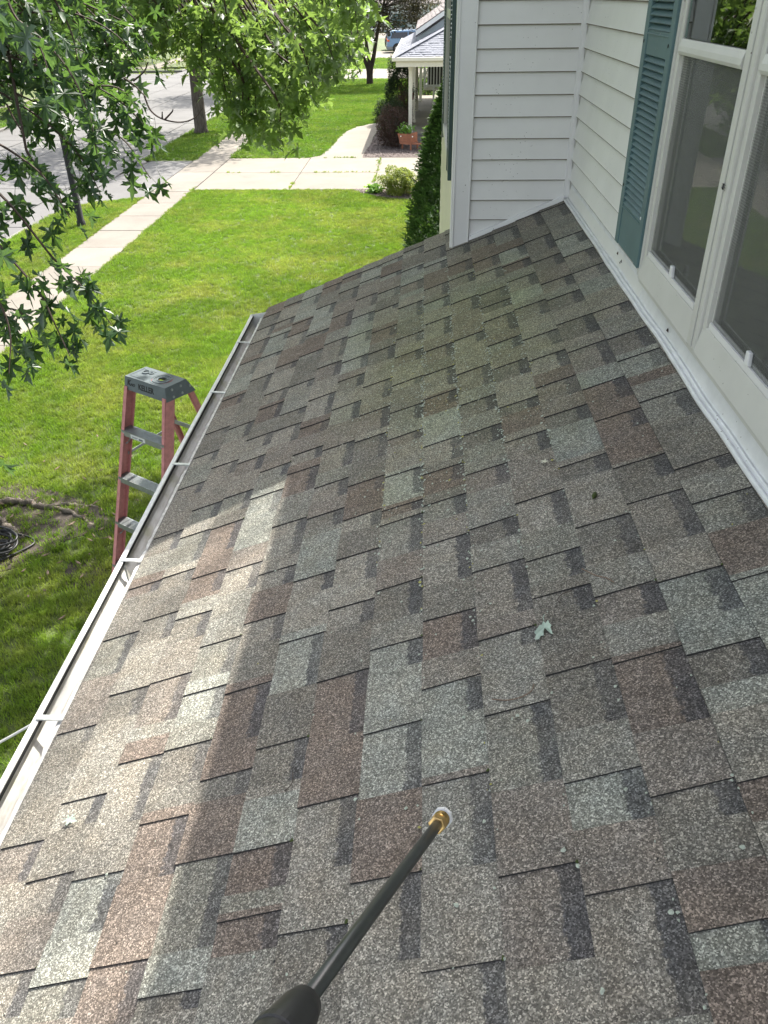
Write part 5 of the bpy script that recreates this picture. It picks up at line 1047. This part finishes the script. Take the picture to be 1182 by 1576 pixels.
for i in range(8):
    k = .335+.305*i
    if k > Hh-.1: break
    xa, xb = -.004-SPX*k+.006, CW+.004+SPX*k-.006; y_ = SPY*k
    b = MB().box((xa, y_-.004, -k-.034), (xb, y_, -k+.002)).box((xa, y_-.004, -k), (xb, y_+.076, -k+.003)).box((xa, y_+.072, -k-.026), (xb, y_+.076, -k))
    for q in range(7): b.box((xa, y_+.006+.0095*q, -k+.003), (xb, y_+.0095+.0095*q, -k+.0048))
    st = lp(b, 'step', M['alu'])
    lp(MB().box((xa+.02, y_-.0062, -k-.010), (xa+.026, y_-.004, -k-.016)).box((xb-.026, y_-.0062, -k-.010), (xb-.02, y_-.004, -k-.016)), 'rivet', M['metal'], st)
    if i == 0:
        lp(MB().box((xa+.085, y_-.0048, -k-.031), (xa+.215, y_-.0042, -k-.003)), 'sticker', M['sticker'], st); lp(MB().box((xa+.16, y_-.0054, -k-.027), (xa+.195, y_-.0049, -k-.015)).box((xa+.095, y_-.0054, -k-.024), (xa+.14, y_-.0049, -k-.021)).box((xa+.095, y_-.0054, -k-.018), (xa+.15, y_-.0049, -k-.015)), 'sticker_print', M['cap'], st)
    if i in (0, 2, 4): lp(MB().tube([(xa+.002, y_+.01, -k-.10), (xa+.012, y_+.02, -k-.09), (xa+.062, y_+.02, -k-.034)], .005, 5).tube([(xb-.002, y_+.01, -k-.10), (xb-.012, y_+.02, -k-.09), (xb-.062, y_+.02, -k-.034)], .005, 5), 'knee_brace', M['alu'], st)
for k in (.42, 1.0, 1.6, 2.2):
    lp(MB().box((.020-SPX*k, CD-.012+.30*k, -k-.015), (CW-.016+SPX*k, CD-.008+.30*k, -k+.015)), 'rear_brace', M['alu'])
for xs_ in (-1, 1):
    k = .50; xf = (-.004-SPX*k+.012) if xs_ < 0 else (CW+.004+SPX*k-.012)
    lp(MB().prism([(xf, SPY*k+.06, -k), (xf, SPY*k+.06, -k-.018), (xf, CD+.30*k, -k-.018+.03), (xf, CD+.30*k, -k+.03)], (.004*xs_, 0, 0)), 'spreader', M['alu'])
    lp(MB().box((xf-.03, SPY*Hh-.01, -Hh), (xf+.03, SPY*Hh+.10, -Hh+.03)), 'foot', M['rubber'])

# --- pressure-washer lance held over the shingles
wa = empty('spray_wand', (-.08, .248, .83)); tag(wa, 'black spray wand with a brass and white nozzle held out over the shingles', 'spray wand')
A, B_ = Vector((-.080, .248, .830)), Vector((.006, .485, .672)); WPI = Matrix.Translation(-A)
def wp(mb, n, mt_, par=None, **k):
    o = mb.build(n, mt_, par or wa, **k)
    if par is None: o.matrix_parent_inverse = WPI
    return o
d_ = (B_-A).normalized()
wp(MB().tube([A-d_*.05, A+(B_-A)*.3, A+(B_-A)*.75, B_-d_*.004], [.0056, .0055, .0054, .0052], 20), 'lance_tube', M['wand'], smooth=True)
nz = wp(MB().tube([B_-d_*.008, B_-d_*.0075, B_+d_*.003, B_+d_*.0035], [.0072, .0085, .0085, .0072], 6), 'hex_collar', M['brass'])
q = [B_+d_*(.0035+.0012*i) for i in range(11)]; wp(MB().tube(q, [.0074 if i % 2 else .0082 for i in range(11)], 24), 'threaded_coupler', M['brass'], nz, smooth=True)
wp(MB().tube([B_+d_*.0125, B_+d_*.0128, B_+d_*.0175, B_+d_*.0185], [.0082, .0103, .0103, .0088], 8), 'nozzle', M['whiteplastic'], nz)
wp(MB().tube([B_+d_*.0185, B_+d_*.0190], .0045, 12), 'orifice', M['black'], nz)
G0 = A-d_*.014
gp = wp(MB().tube([G0+d_*.006, G0+d_*.004, G0-d_*.006, G0-d_*.028, G0-d_*.075, G0-d_*.14, G0-d_*.32], [.0078, .0108, .0132, .0150, .0160, .0160, .0160], 28), 'grip', M['rubber'], smooth=True)
for k in range(3): wp(MB().tube([G0-d_*(.030+.016*k), G0-d_*(.0312+.016*k), G0-d_*(.036+.016*k), G0-d_*(.0372+.016*k)], [.0151, .0164, .0164, .0153], 28), 'grip_rib', M['rubber'], gp)

# --- fallen leaves, twigs and seed on the shingles
V0, F0 = LH
def rleaf(x, y, size, ang, label, mat='paleleaf', asp=1.0, name='fallen_leaf', cat='leaf', flip=1):
    """lying on the shingles at horizontal position x, y"""
    u = x/CA; o_ = Vector(RP(u, y, .012)); ex = Vector((CA, 0, SA)); ey = Vector((0, 1, 0)); n_ = Vector((-SA, 0, CA))
    ca, sa = math.cos(ang), math.sin(ang); vs = []
    for v in V0: a_, b2 = v[0]*asp*size, (v[1]-.4)*size; vs.append(o_ + ex*(a_*ca-b2*sa) + ey*(a_*sa+b2*ca) + n_*(v[2]*size*.5+.002))
    mb = MB().add(vs, F0.tolist()); st = [o_ + ex*(0*ca-b2*size*sa) + ey*(b2*size*ca) + n_*.003 for b2 in (-.4, -.62, -.85)]; mb.tube([tuple(s_) for s_ in st], .0009, 4)
    return tag(mb.build(name, M[mat]), label, cat)
pl_ = [(130, 860), (137, 840), (133, 836), (150, 818), (158, 808), (166, 808), (175, 794), (183, 806), (196, 800), (198, 812), (206, 826), (200, 832), (203, 856), (194, 848), (189, 836), (183, 824), (176, 822), (168, 834), (165, 846), (154, 846), (146, 858)]
def px_leaf(pl, cx, cy, X, Y, label):
    vs = []; 
    for a_, c2 in [(cx, cy)] + pl:
        dx, dy = (a_-cx)/1905, -(c2-cy)/1905/.62; h_ = .016+.9*abs(dx)*.35-.004*(abs(dy) > .02)
        vs.append(RP((X+dx)/CA, Y+dy, h_ if (a_, c2) != (cx, cy) else .013))
    n = len(pl); q = MB().add(vs, [[0, 1+i, 1+(i+1) % n] for i in range(n)]); q.tube([RP((X+.003)/CA, Y+.02, .016), RP((X+.002)/CA, Y+.034, .013), RP((X+.006)/CA, Y+.043, .012)], .0009, 4)
    return tag(q.build('fallen_leaf', M['paleleaf']), label, 'leaf')
px_leaf(pl_, 172, 815, .278, 1.392, 'pale upturned maple leaf lying on the shingles above the spray nozzle')
rleaf(-.862, 1.196, .036, R(250), 'small pale maple leaf on the sunlit shingles near the gutter', asp=.9)
rleaf(.362, 2.098, .022, R(40), 'tiny tan leaf scrap on the shingles halfway to the window', 'siding_cream_bounce', .9, 'leaf_scrap')
def rtwig(pts, r_, label, mat='twig', name='fallen_twig', cat='twig'):
    q = bez([RP(x/CA, y, .010) for x, y in pts], 6); return tag(MB().tube(q, r_, 5).build(name, M[mat]), label, cat)
M['tan'] = simple('dry_twig', (.20, .14, .10), .8)
rtwig([(.150, 1.222), (.180, 1.208), (.208, 1.206), (.230, 1.215), (.238, 1.233)], .0013, 'thin curved reddish twig on the shingles below the pale leaf', 'tan')
rtwig([(.385, 1.560), (.410, 1.520), (.430, 1.500), (.442, 1.478)], .0014, 'thin grey-brown twig on the shingles right of the pale leaf', 'tan')
rtwig([(.322, 1.462), (.318, 1.475), (.330, 1.490), (.352, 1.492)], .0009, 'fine hooked stem beside the grey-brown twig', 'twig')
rtwig([(-.300, 1.118), (-.285, 1.135), (-.287, 1.165)], .0009, 'fine curved stem on the pale shingle left of the wand', 'twig')
o_ = Vector(RP(.461/CA, 1.842, .012)); b = MB().tube([o_+Vector((-.006, -.014, -.002)), o_+Vector((-.003, -.008, .002)), o_, o_+Vector((.003, .008, .002)), o_+Vector((.005, .013, -.002))], [.001, .0055, .0068, .005, .001], 10)
tag(b.build('seed_pod', M['moss'], smooth=True), 'dark green seed pod lying on the shingles below the window', 'seed pod')
# specks of grit, moss and lichen
def blobs(name, items, mats):
    V, F, mi = [], [], []
    for (u, y, rad, m_, asp) in items:
        n = 8; o = len(V); V.append(RP(u, y, .0108)); ph = random.random()*6
        for i in range(n):
            a = 2*math.pi*i/n+ph; rr_ = rad*random.uniform(.55, 1.2); V.append(RP(u+rr_*math.cos(a)*asp, y+rr_*math.sin(a), .0088))
        F += [[o, o+1+i, o+1+(i+1) % n] for i in range(n)]; mi += [m_]*n
    mesh_np(name, V, F, None, mats=mats, mi=mi)['kind'] = 'stuff'
it = []
rl = random.Random(4)
for _ in range(1150):
    k = rl.choice([-1, 0, 0, 0, 1, 1, 1, 2, 2, 3]); y = rl.gauss(3.0, .75); 
    if not .6 < y < 4.6: continue
    near_line = rl.random() < .72
    u = k*E + (rl.gauss(-.002, .006) if near_line else rl.uniform(-E, 0)); it.append((u, y, rl.uniform(.0022, .006)*(1.0 if near_line else .8), 1 if rl.random() < .12 else 0, rl.uniform(.6, 1.1)))
for _ in range(620):
    x, y = rl.gauss(.15, .28), rl.gauss(3.0, .55); it.append((x/CA, y, rl.uniform(.002, .0048), 0, rl.uniform(.6, 1)))
for _ in range(130):
    k = rl.choice([0, 1, 2, 3, 4, 1, 3]); it.append((k*E+rl.gauss(-.003, .005) if rl.random() < .6 else rl.uniform(-.9, .9), rl.uniform(.5, 2.0), rl.uniform(.0015, .0038), 1 if rl.random() < .2 else 0, rl.uniform(.6, 1.1)))
for (x, y, r_) in ((.262, 1.005-.2, .011), (.243, .84, .009), (.06, .78, .010), (-.03, 1.0, .008), (.38, .70, .009), (.197, 1.16, .008), (.215, 1.14, .008), (.02, 2.08, .009), (-.12, 1.72, .008), (.36, .93, .007), (.5, .78, .008), (.115, .93, .007), (-.125, 1.0, .009)): it.append((x/CA, y, r_*.62, 0, 1))
blobs('lichen', it, [M['lichen'], M['lichen_y']])
it = [(rl.uniform(-8, 6)*E, rl.uniform(.55, 4.8), rl.uniform(.0015, .0035), 0, rl.uniform(.5, 1)) for _ in range(90)]
for k, pts in SLASH.items():
    for (y, bl) in pts:
        if rl.random() < .3: it.append((k*E-.002, y-.004, rl.uniform(.003, .006), 1, rl.uniform(.5, 1)))
blobs('moss_specks', it, [M['asphalt_edge'], M['moss']])
# debris caught on the flashing and a wasp on the mullion
b = MB()
for (y, z) in ((3.47, .405), (3.40, .385), (3.385, .395), (2.62, .38)):
    b.prism([(.818, y-.002, z-.004), (.812, y, z+.002), (.818, y+.007, z+.008), (.82, y+.003, z-.001)], (-.002, 0, .001))
b.build('leaf_crumbs', M['twig'])['kind'] = 'stuff'
wz = Vector((.784, 2.285, .905)); b = MB().tube([wz+Vector((-.001, 0, -.008)), wz+Vector((-.002, 0, -.003)), wz+Vector((-.002, 0, .002)), wz+Vector((-.001, 0, .008))], [.001, .0028, .0015, .0026], 8)
for s_ in (-1, 1):
    for q in (-.6, .1, .8): b.tube([wz, wz+Vector((-.004, s_*.007, q*.006+.002)), wz+Vector((.001, s_*.012, q*.010-.003))], .0005, 4)
tag(b.build('wasp', M['rubber']), 'small dark wasp clinging to the white post between the two windows', 'insect')
# white cord from the gutter, hose coil on the ground
q = bez([(-1.135, 1.80, -.58), (-1.30, 1.67, -.612), (-1.6, 1.45, -.68), (-2.6, .7, -1.0), (-4.5, -.8, -1.6)], 6)
tag(MB().tube(q, .0045, 6).build('cord', M['rope']), 'thin white cord leading away from the outside of the gutter', 'cord')
b = MB()
for k in range(7):
    cx_, cy_, r1, r2 = -4.32+random.uniform(-.05, .05), 6.28+random.uniform(-.05, .05), random.uniform(.22, .36), random.uniform(.13, .22)
    a0 = random.uniform(0, 1); pts = [(cx_+r1*math.cos(a0+t*.5236), cy_+r2*math.sin(a0+t*.5236+.2*math.sin(t)), GZ+.03+.022*k+.012*math.sin(t*1.3+k)) for t in range(13)]; b.tube(bez(pts, 3), .011, 6)
b.tube(bez([(-4.1, 6.1, GZ+.03), (-3.9, 6.42, GZ+.02), (-4.15, 6.55, GZ+.03), (-4.6, 6.5, GZ+.03)], 8), .011, 6)
tag(b.build('hose_coil', M['rubber'], smooth=True), 'tangled coil of black hose on the grass at the foot of the maple', 'hose')
b = MB()
for i in range(90):
    x, y = (random.uniform(-4.8, -3.1), random.uniform(5.6, 7.2)) if i < 70 else (random.uniform(-5, -1.9), random.uniform(5, 9)); a = random.uniform(0, 3); l, w = random.uniform(.012, .05), random.uniform(.006, .014); z = GZ+.045
    b.prism([(x-l*math.cos(a), y-l*math.sin(a), z), (x+w*math.sin(a), y-w*math.cos(a), z), (x+l*math.cos(a), y+l*math.sin(a), z+.01), (x-w*math.sin(a), y+w*math.cos(a), z)], (0, 0, .006))
b.build('bark_chips', M['tan'])['kind'] = 'stuff'

# --- lamp pole on the verge
lpz = empty('lamp_post', (-8.225, 19.54, GZ)); tag(lpz, 'dark round lamp pole on the grass strip beside the street', 'street lamp')
MB().tube([(0, 0, -.1), (0, 0, .12), (0, 0, .14), (0, 0, 2.4), (0, 0, 4.75)], [.10, .10, .080, .076, .07], 16).build('pole', M['pole'], lpz, smooth=True)
MB().tube([(0, 0, 4.75), (0, 0, 4.85), (0, 0, 5.2), (0, 0, 5.3), (0, 0, 5.42)], [.09, .14, .20, .22, .03], 12).build('lantern', M['grey_trim'], lpz)

# --- neighbour's house with porch
nh = empty('neighbour_house', (2.5, 36, GZ)); tag(nh, 'neighbour house with a blue-grey shingled porch roof on cream posts', 'house')
NPI = Matrix.Translation(-Vector((2.5, 36, GZ)))
def nb(mb, n, mt_, par=None, **k):
    o = mb.build(n, mt_, par or nh, **k)
    if par is None: o.matrix_parent_inverse = NPI
    return o
EX, EY, EZ = -1.03, 31.55, -.55; PIT_ = .44
nb(MB().prism([(-.66, 31.9, GZ-.1), (2.4, 31.9, GZ-.1), (2.4, 44.6, GZ-.1), (-.66, 44.6, GZ-.1)], (0, 0, .40)), 'porch_floor', M['drive'])
nb(MB().box((-.66, 31.87, -3.06), (2.4, 31.90, -3.0)).box((-.3, 31.5, GZ-.05), (1.2, 31.87, -3.15)), 'porch_step', M['street'])
nb(MB().box((2.4, 31.9, GZ-.1), (9, 46, .0)).box((1.4, 33.6, -.1), (8.2, 33.7, .2)), 'wall', M['creampaint'])
# porch roof: hipped corner
b = MB(); k_ = 3.6
b.add([(EX, EY, EZ), (9, EY, EZ), (9, EY+k_, EZ+k_*PIT_), (EX+k_, EY+k_, EZ+k_*PIT_), (EX, 45, EZ), (EX+k_, 45, EZ+k_*PIT_)], [[0, 1, 2, 3], [0, 3, 5, 4]])
pr_ = nb(b, 'porch_roof', M['roof_blue'])
# shingle courses as thin lapped strips
for i in range(24):
    u0 = .15*i; y0, z0 = EY+u0*.915, EZ+u0*.915*PIT_
    x0 = EX+u0*.915
    j = 0; x = x0+.02*random.random()
    bb = MB()
    while x < 4.0:
        w_ = random.uniform(.18, .42); c_ = random.random()
        bb.prism([(x, y0, z0+.012+.010*(c_ > .5)), (min(x+w_, 4), y0, z0+.012+.010*(c_ > .5)), (min(x+w_, 4), y0+.14, z0+.14*PIT_+.004), (x, y0+.14, z0+.14*PIT_+.004)], (0, 0, -.006)); x += w_+.06*(random.random() < .5)
    nb(bb, 'shingle_course', M['roof_blue'], pr_)
    bb = MB(); y = y0+.02
    while y < 40:
        w_ = random.uniform(.25, .5); c_ = random.random(); h_ = .012+.01*(c_ > .5)
        bb.prism([(x0, y, z0+h_), (x0, min(y+w_, 40), z0+h_), (x0+.14, min(y+w_, 40), z0+.14*PIT_+.004), (x0+.14, y, z0+.14*PIT_+.004)], (0, 0, -.006)); y += w_+.05*(random.random() < .5)
    nb(bb, 'shingle_course', M['roof_blue'], pr_)
q = [(EX+t, EY+t, EZ+t*PIT_+.02) for t in [i*.25 for i in range(14)]]
for a_, c_ in zip(q[:-1], q[1:]): nb(MB().prism([(a_[0]-.12, a_[1]+.02, a_[2]-.02), a_, (c_[0], c_[1], c_[2]+.01), (c_[0]-.12, c_[1]+.02, c_[2]-.02)], (0, 0, .008)).prism([(a_[0]+.02, a_[1]-.12, a_[2]-.02), a_, (c_[0], c_[1], c_[2]+.01), (c_[0]+.02, c_[1]-.12, c_[2]-.02)], (0, 0, .008)), 'ridge_cap', M['roof_blue'], pr_)
nb(MB().box((EX-.10, EY-.10, EZ-.12), (9, EY+.01, EZ+.0)).box((EX-.10, EY+.01, EZ-.12), (EX+.01, 45, EZ+.0)), 'porch_gutter', M['creampaint'], bevel=.02)
nb(MB().box((EX+.04, EY+.04, EZ-.30), (9, EY+.30, EZ-.12)).box((EX+.30, EY+.12, EZ-.29), (EX+.60, 45, EZ-.125)).box((EX+.05, EY+.30, EZ-.16), (9, 45, EZ-.13)), 'porch_beam', M['creampaint'])
for i, (x, y) in enumerate(((-.49, 32.15), (-.40, 34.9), (-.31, 38.4), (-.16, 42.1))):
    nb(MB().box((x-.065, y-.065, -3.0), (x+.065, y+.065, EZ-.25)).box((x-.08, y-.08, -3.0), (x+.08, y+.08, -2.9)).box((x-.08, y-.08, EZ-.40), (x+.08, y+.08, EZ-.30)), 'porch_post', M['creampaint'], bevel=.008)
# gable behind, its rake and the brown-grey slope
WYN = 34.6
rk = lambda t: (-.34+t, -.02+.60*t)
a_, c_ = rk(0), rk(4.2)
nb(MB().prism([(a_[0]+.05, WYN+.3, a_[1]-.42), (c_[0], WYN+.3, -.4), (c_[0], WYN+.3, c_[1]-.1), (a_[0]+.05, WYN+.3, a_[1]-.10)], (0, .1, 0)), 'gable_wall', M['panelblue'])
nb(MB().prism([(a_[0], WYN+.0, a_[1]-.02), (c_[0], WYN+.0, c_[1]-.02), (c_[0], WYN+.0, c_[1]+.14), (a_[0], WYN+.0, a_[1]+.14)], (0, .04, 0)), 'rake_board', M['white'])
nb(MB().prism([(a_[0], WYN+.04, a_[1]-.06), (c_[0], WYN+.04, c_[1]-.06), (c_[0], WYN+.04, c_[1]+.02), (a_[0], WYN+.04, a_[1]+.02)], (0, .26, 0)), 'rake_soffit', M['dark'])
r2 = nb(MB().prism([(a_[0], WYN, a_[1]+.14), (c_[0], WYN, c_[1]+.14), (c_[0], WYN, c_[1]+.17), (a_[0], WYN, a_[1]+.17)], (0, 11, 0)), 'main_roof', M['roof_brown'])
for i in range(22):
    t0 = .15*i; x0, z0 = rk(t0); bb = MB(); y = WYN-.02
    while y < 45:
        w_ = random.uniform(.25, .7); h_ = .19+.012*(random.random() > .5); x1, z1 = rk(t0+.15)
        bb.prism([(x0, y, z0+h_), (x0, min(y+w_, 45), z0+h_), (x1, min(y+w_, 45), z1+.175), (x1, y, z1+.175)], (0, 0, -.008)); y += w_+.04
    nb(bb, 'shingle_course', M['roof_brown'], r2)
# --- porch furniture: hanging basket, swing-height railing, planter
b = empty('hanging_basket', (-.47, 33.0, -2.0)); tag(b, 'dark red hanging flower basket between the first two porch posts', 'hanging basket')
MB().tube([(0, 0, 0), (0, 0, .22)], [.085, .11], 12).build('pot', M['pot'], b); MB().tube([(0, 0, .22), (-.02, 0, .55), (0, 0, 1.2)], .006, 5).build('hanger', M['black'], b)
V, F = leaves_np(np.random.default_rng(3).normal(0, 1, (160, 3))*np.array([.10, .10, .09])+np.array([0, 0, .28]), .06, LL, rngl); mesh_np('foliage', V, F, M['evergreen'], b)['kind'] = 'stuff'
V, F = leaves_np(np.random.default_rng(4).normal(0, 1, (16, 3))*np.array([.08, .08, .05])+np.array([0, 0, .30]), .05, LL, rngl); mesh_np('blossoms', V, F, M['petal'], b)['kind'] = 'stuff'
pr2 = empty('deck_railing', (.35, 40, -1.75)); tag(pr2, 'raised white railing with balusters seen past the porch posts', 'railing')
q = MB().box((-.37, -.03, .42), (1.6, .03, .50)).box((-.37, -.03, -.46), (1.6, .03, -.38)).build('rail', M['white'], pr2)
for i in range(14): MB().box((-.34+.13*i, -.02, -.40), (-.29+.13*i, .02, .44)).build('baluster', M['white'], pr2)
MB().box((-.38, -.05, -.50), (-.29, .05, .52)).box((.04, -.04, -1.60), (.12, .04, -.45)).build('newel_post', M['white'], pr2)
MB().box((-.37, .05, -.60), (1.6, 2.2, -.50)).build('deck', M['creampaint'], pr2)
MB().box((-.2, .8, -.50), (.9, 1.2, .35)).box((-.2, 1.25, -.5), (1.6, 1.3, .9)).build('dark_furniture', M['rubber'], pr2)
pl = empty('planter_cart', (-.55, 30.35, GZ)); tag(pl, 'reddish wooden wheelbarrow-style flower planter on the mulch in front of the porch', 'planter')
pl.rotation_euler = (0, 0, R(-12))
for i in range(4): MB().prism([(-.30+.022*(3-i), -.17, .20+.085*i), (.13, -.15, .18+.085*i), (.13, -.15, .26+.085*i), (-.30+.022*(2-i), -.17, .28+.085*i)], (0, .02, 0)).build('plank', M['wood'], pl)
MB().box((-.27, -.14, .22), (.13, .15, .50)).build('box', M['wood'], pl)
MB().prism([(.14, -.20, .24), (.19, -.22, .24), (.34, -.02, .26), (.34, -.02, .58), (.19, -.22, .56), (.14, -.20, .54)], (0, .04, 0)).build('end_panel', M['wood'], pl)
MB().box((.19, -.22, .20), (.50, -.02, .235)).build('shelf', M['wood'], pl)
MB().box((.13, -.21, 0), (.18, -.16, .26)).box((-.24, .08, 0), (-.19, .13, .26)).box((.30, .08, 0), (.35, .13, .26)).build('leg', M['wood'], pl)
for x_ in (-.20, .22): MB().tube([(x_, -.176 if x_ < 0 else -.205, .45), (x_, -.200 if x_ < 0 else -.235, .45)], .020, 8).build('knob', M['petal'], pl)
V, F = leaves_np(np.random.default_rng(6).normal(0, 1, (150, 3))*np.array([.14, .09, .06])+np.array([-.05, 0, .63]), .10, LL, rngl, -.4); mesh_np('foliage', V, F, M['hosta'], pl)['kind'] = 'stuff'
V, F = leaves_np(np.random.default_rng(7).normal(0, 1, (26, 3))*np.array([.12, .07, .04])+np.array([0, 0, .72]), .06, LL, rngl); mesh_np('blossoms', V, F, M['petal'], pl)['kind'] = 'stuff'

# --- vehicles on the third driveway
def car(name, label, cat, loc, rz, L_, Wd, prof, belt, paint, lower, wheelx, glass):
    root = empty(name, loc); root.rotation_euler = (0, 0, rz); tag(root, label, cat)
    n = len(prof); vs, fs = [], []
    rows = [(-1, .86), (-.94, .97), (-.6, 1.0), (0, 1.02), (.6, 1.0), (.94, .97), (1, .86)]
    for ty, sc in rows:
        for x, z in prof:
            tum = 1-.22*max(0, (z-belt))/1.0
            vs.append((x*(.985+.015*sc), ty*Wd/2*tum, z if abs(ty) < 1 else .12+(z-.12)*.97))
    for r_ in range(len(rows)-1): fs += [[r_*n+i, r_*n+(i+1) % n, (r_+1)*n+(i+1) % n, (r_+1)*n+i] for i in range(n)]
    fs += [list(range(n))[::-1], list(range((len(rows)-1)*n, len(rows)*n))]
    MB().add(vs, fs).build('body', M[paint], root, smooth=False, bevel=.03)
    for s_ in (-1, 1):
        for g_ in glass:
            pts = [(x, s_*(Wd/2*(1-.22*max(0, z-belt))+.004), z) for x, z in g_]; MB().prism(pts, (0, s_*.012, 0)).build('window', M['glassdark'], root)
        MB().box((-L_/2+.02, s_*Wd/2-.01, .26), (L_/2-.02, s_*(Wd/2+.012), .48)).build('lower_trim', M[lower], root, bevel=.01)
        for wx_ in wheelx:
            w_ = MB().tube([(wx_, s_*(Wd/2-.18), .32), (wx_, s_*(Wd/2+.03), .32)], .33, 24).build('wheel', M['rubber'], root); MB().tube([(wx_, s_*(Wd/2+.03), .32), (wx_, s_*(Wd/2+.045), .32)], .19, 16).build('rim', M['hub'], w_)
            MB().tube([(wx_, s_*(Wd/2-.02), .34), (wx_, s_*(Wd/2+.014), .34)], .41, 24).build('wheel_arch', M['dark'], root)
        MB().box((-L_/2-.012, s_*(Wd/2-.16) if s_ < 0 else Wd/2-.16, .86), (-L_/2+.16, s_*(Wd/2-.16)+.0 if s_ > 0 else -Wd/2+.16, 1.08)) if False else None
        ya, yb = sorted((s_*(Wd/2-.15), s_*(Wd/2+.010))); tl_ = MB().box((-L_/2-.015, ya, .88), (-L_/2+.20, yb, 1.02)).build('tail_lamp', M['tail'], root); MB().box((-L_/2-.018, ya-.001, .95), (-L_/2+.203, yb+.001, .985)).build('amber_lens', M['amber'], tl_)
    MB().box((-L_/2-.06, -Wd/2+.03, .28), (-L_/2+.12, Wd/2-.03, .56)).build('bumper', M[lower], root, bevel=.04)
    MB().prism([(-L_/2+.035, -Wd/2+.22, 1.08), (-L_/2+.035, Wd/2-.22, 1.08), (-L_/2+.17, Wd/2-.30, 1.50), (-L_/2+.17, -Wd/2+.30, 1.50)], (-.02, 0, 0)).build('rear_window', M['glassdark'], root)
    for s_ in (-1, 1): MB().tube([(-1.6, s_*Wd*.36, 1.74), (-1.5, s_*Wd*.36, 1.79), (.5, s_*Wd*.36, 1.79), (.6, s_*Wd*.36, 1.74)], .018, 6).build('roof_rack', M['grey_trim'], root)
    return root
vp_ = [(-2.38, .30), (-2.42, .62), (-2.38, .95), (-2.30, 1.15), (-2.10, 1.60), (-1.85, 1.71), (0, 1.74), (.85, 1.66), (1.55, 1.12), (2.20, .95), (2.40, .72), (2.40, .30)]
vg = [[(-2.08, 1.14), (-1.92, 1.52), (-1.75, 1.58), (-.55, 1.60), (-.55, 1.10)], [(-.47, 1.10), (-.47, 1.60), (.50, 1.60), (.50, 1.08)], [(.58, 1.08), (.58, 1.58), (.85, 1.52), (1.30, 1.12)]]
car('minivan', 'light blue minivan parked on the distant driveway beyond the porch roof', 'van', (-1.02, 84.0, GZ+.01), R(4), 4.8, 1.85, vp_, 1.05, 'vanblue', 'grey_trim', (-1.50, 1.42), vg)
car('parked_suv', 'black car half hidden behind the light blue minivan', 'car', (-1.35, 87.6, GZ+.01), R(4), 4.6, 1.85, vp_, 1.05, 'carblack', 'rubber', (-1.45, 1.40), vg)
# --- pale house at the end of the street
def far_house(loc, w, d, h, label, wall, roofm):
    root = empty('far_house', loc); tag(root, label, 'house')
    MB().box((-w/2, 0, 0), (w/2, d, h)).build('wall', M[wall], root)
    MB().prism([(-w/2-.5, -.4, h-.05), (w/2+.5, -.4, h-.05), (w/2+.5, d/2, h+2.2), (-w/2-.5, d/2, h+2.2)], (0, 0, .15)).prism([(-w/2-.5, d+.4, h-.05), (-w/2-.5, d/2, h+2.2), (w/2+.5, d/2, h+2.2), (w/2+.5, d+.4, h-.05)], (0, 0, .15)).build('roof', M[roofm], root)
    for i in range(4):
        x = -w/2+w*(i+.5)/4; f_ = MB().box((x-.65, -.04, 1.0), (x+.65, 0.0, 2.3)).build('window', M['white'], root); MB().box((x-.57, -.055, 1.08), (x-.03, -.041, 2.22)).box((x+.03, -.055, 1.08), (x+.57, -.041, 2.22)).build('pane', M['glassdark'], f_)
    MB().box((-w*.06, -.05, 0), (w*.06, -.005, 2.1)).build('door', M['shutter'], root)
far_house((-3.5, 128, GZ), 15, 9, 3.2, 'pale grey house at the end of the view above the blue van', 'panelblue', 'roof_brown')
far_house((-34, 78, GZ), 14, 9, 3.0, 'cream house behind the trees on the far side of the side street', 'creampaint', 'roof_brown')
far_house((-34, 40, GZ), 14, 9, 3.0, 'pale house across the street behind the leftmost maple', 'panelblue', 'roof_blue')
far_house((-28, 112, GZ), 14, 9, 3.0, 'white house far along the left side of the street', 'creampaint', 'roof_brown')
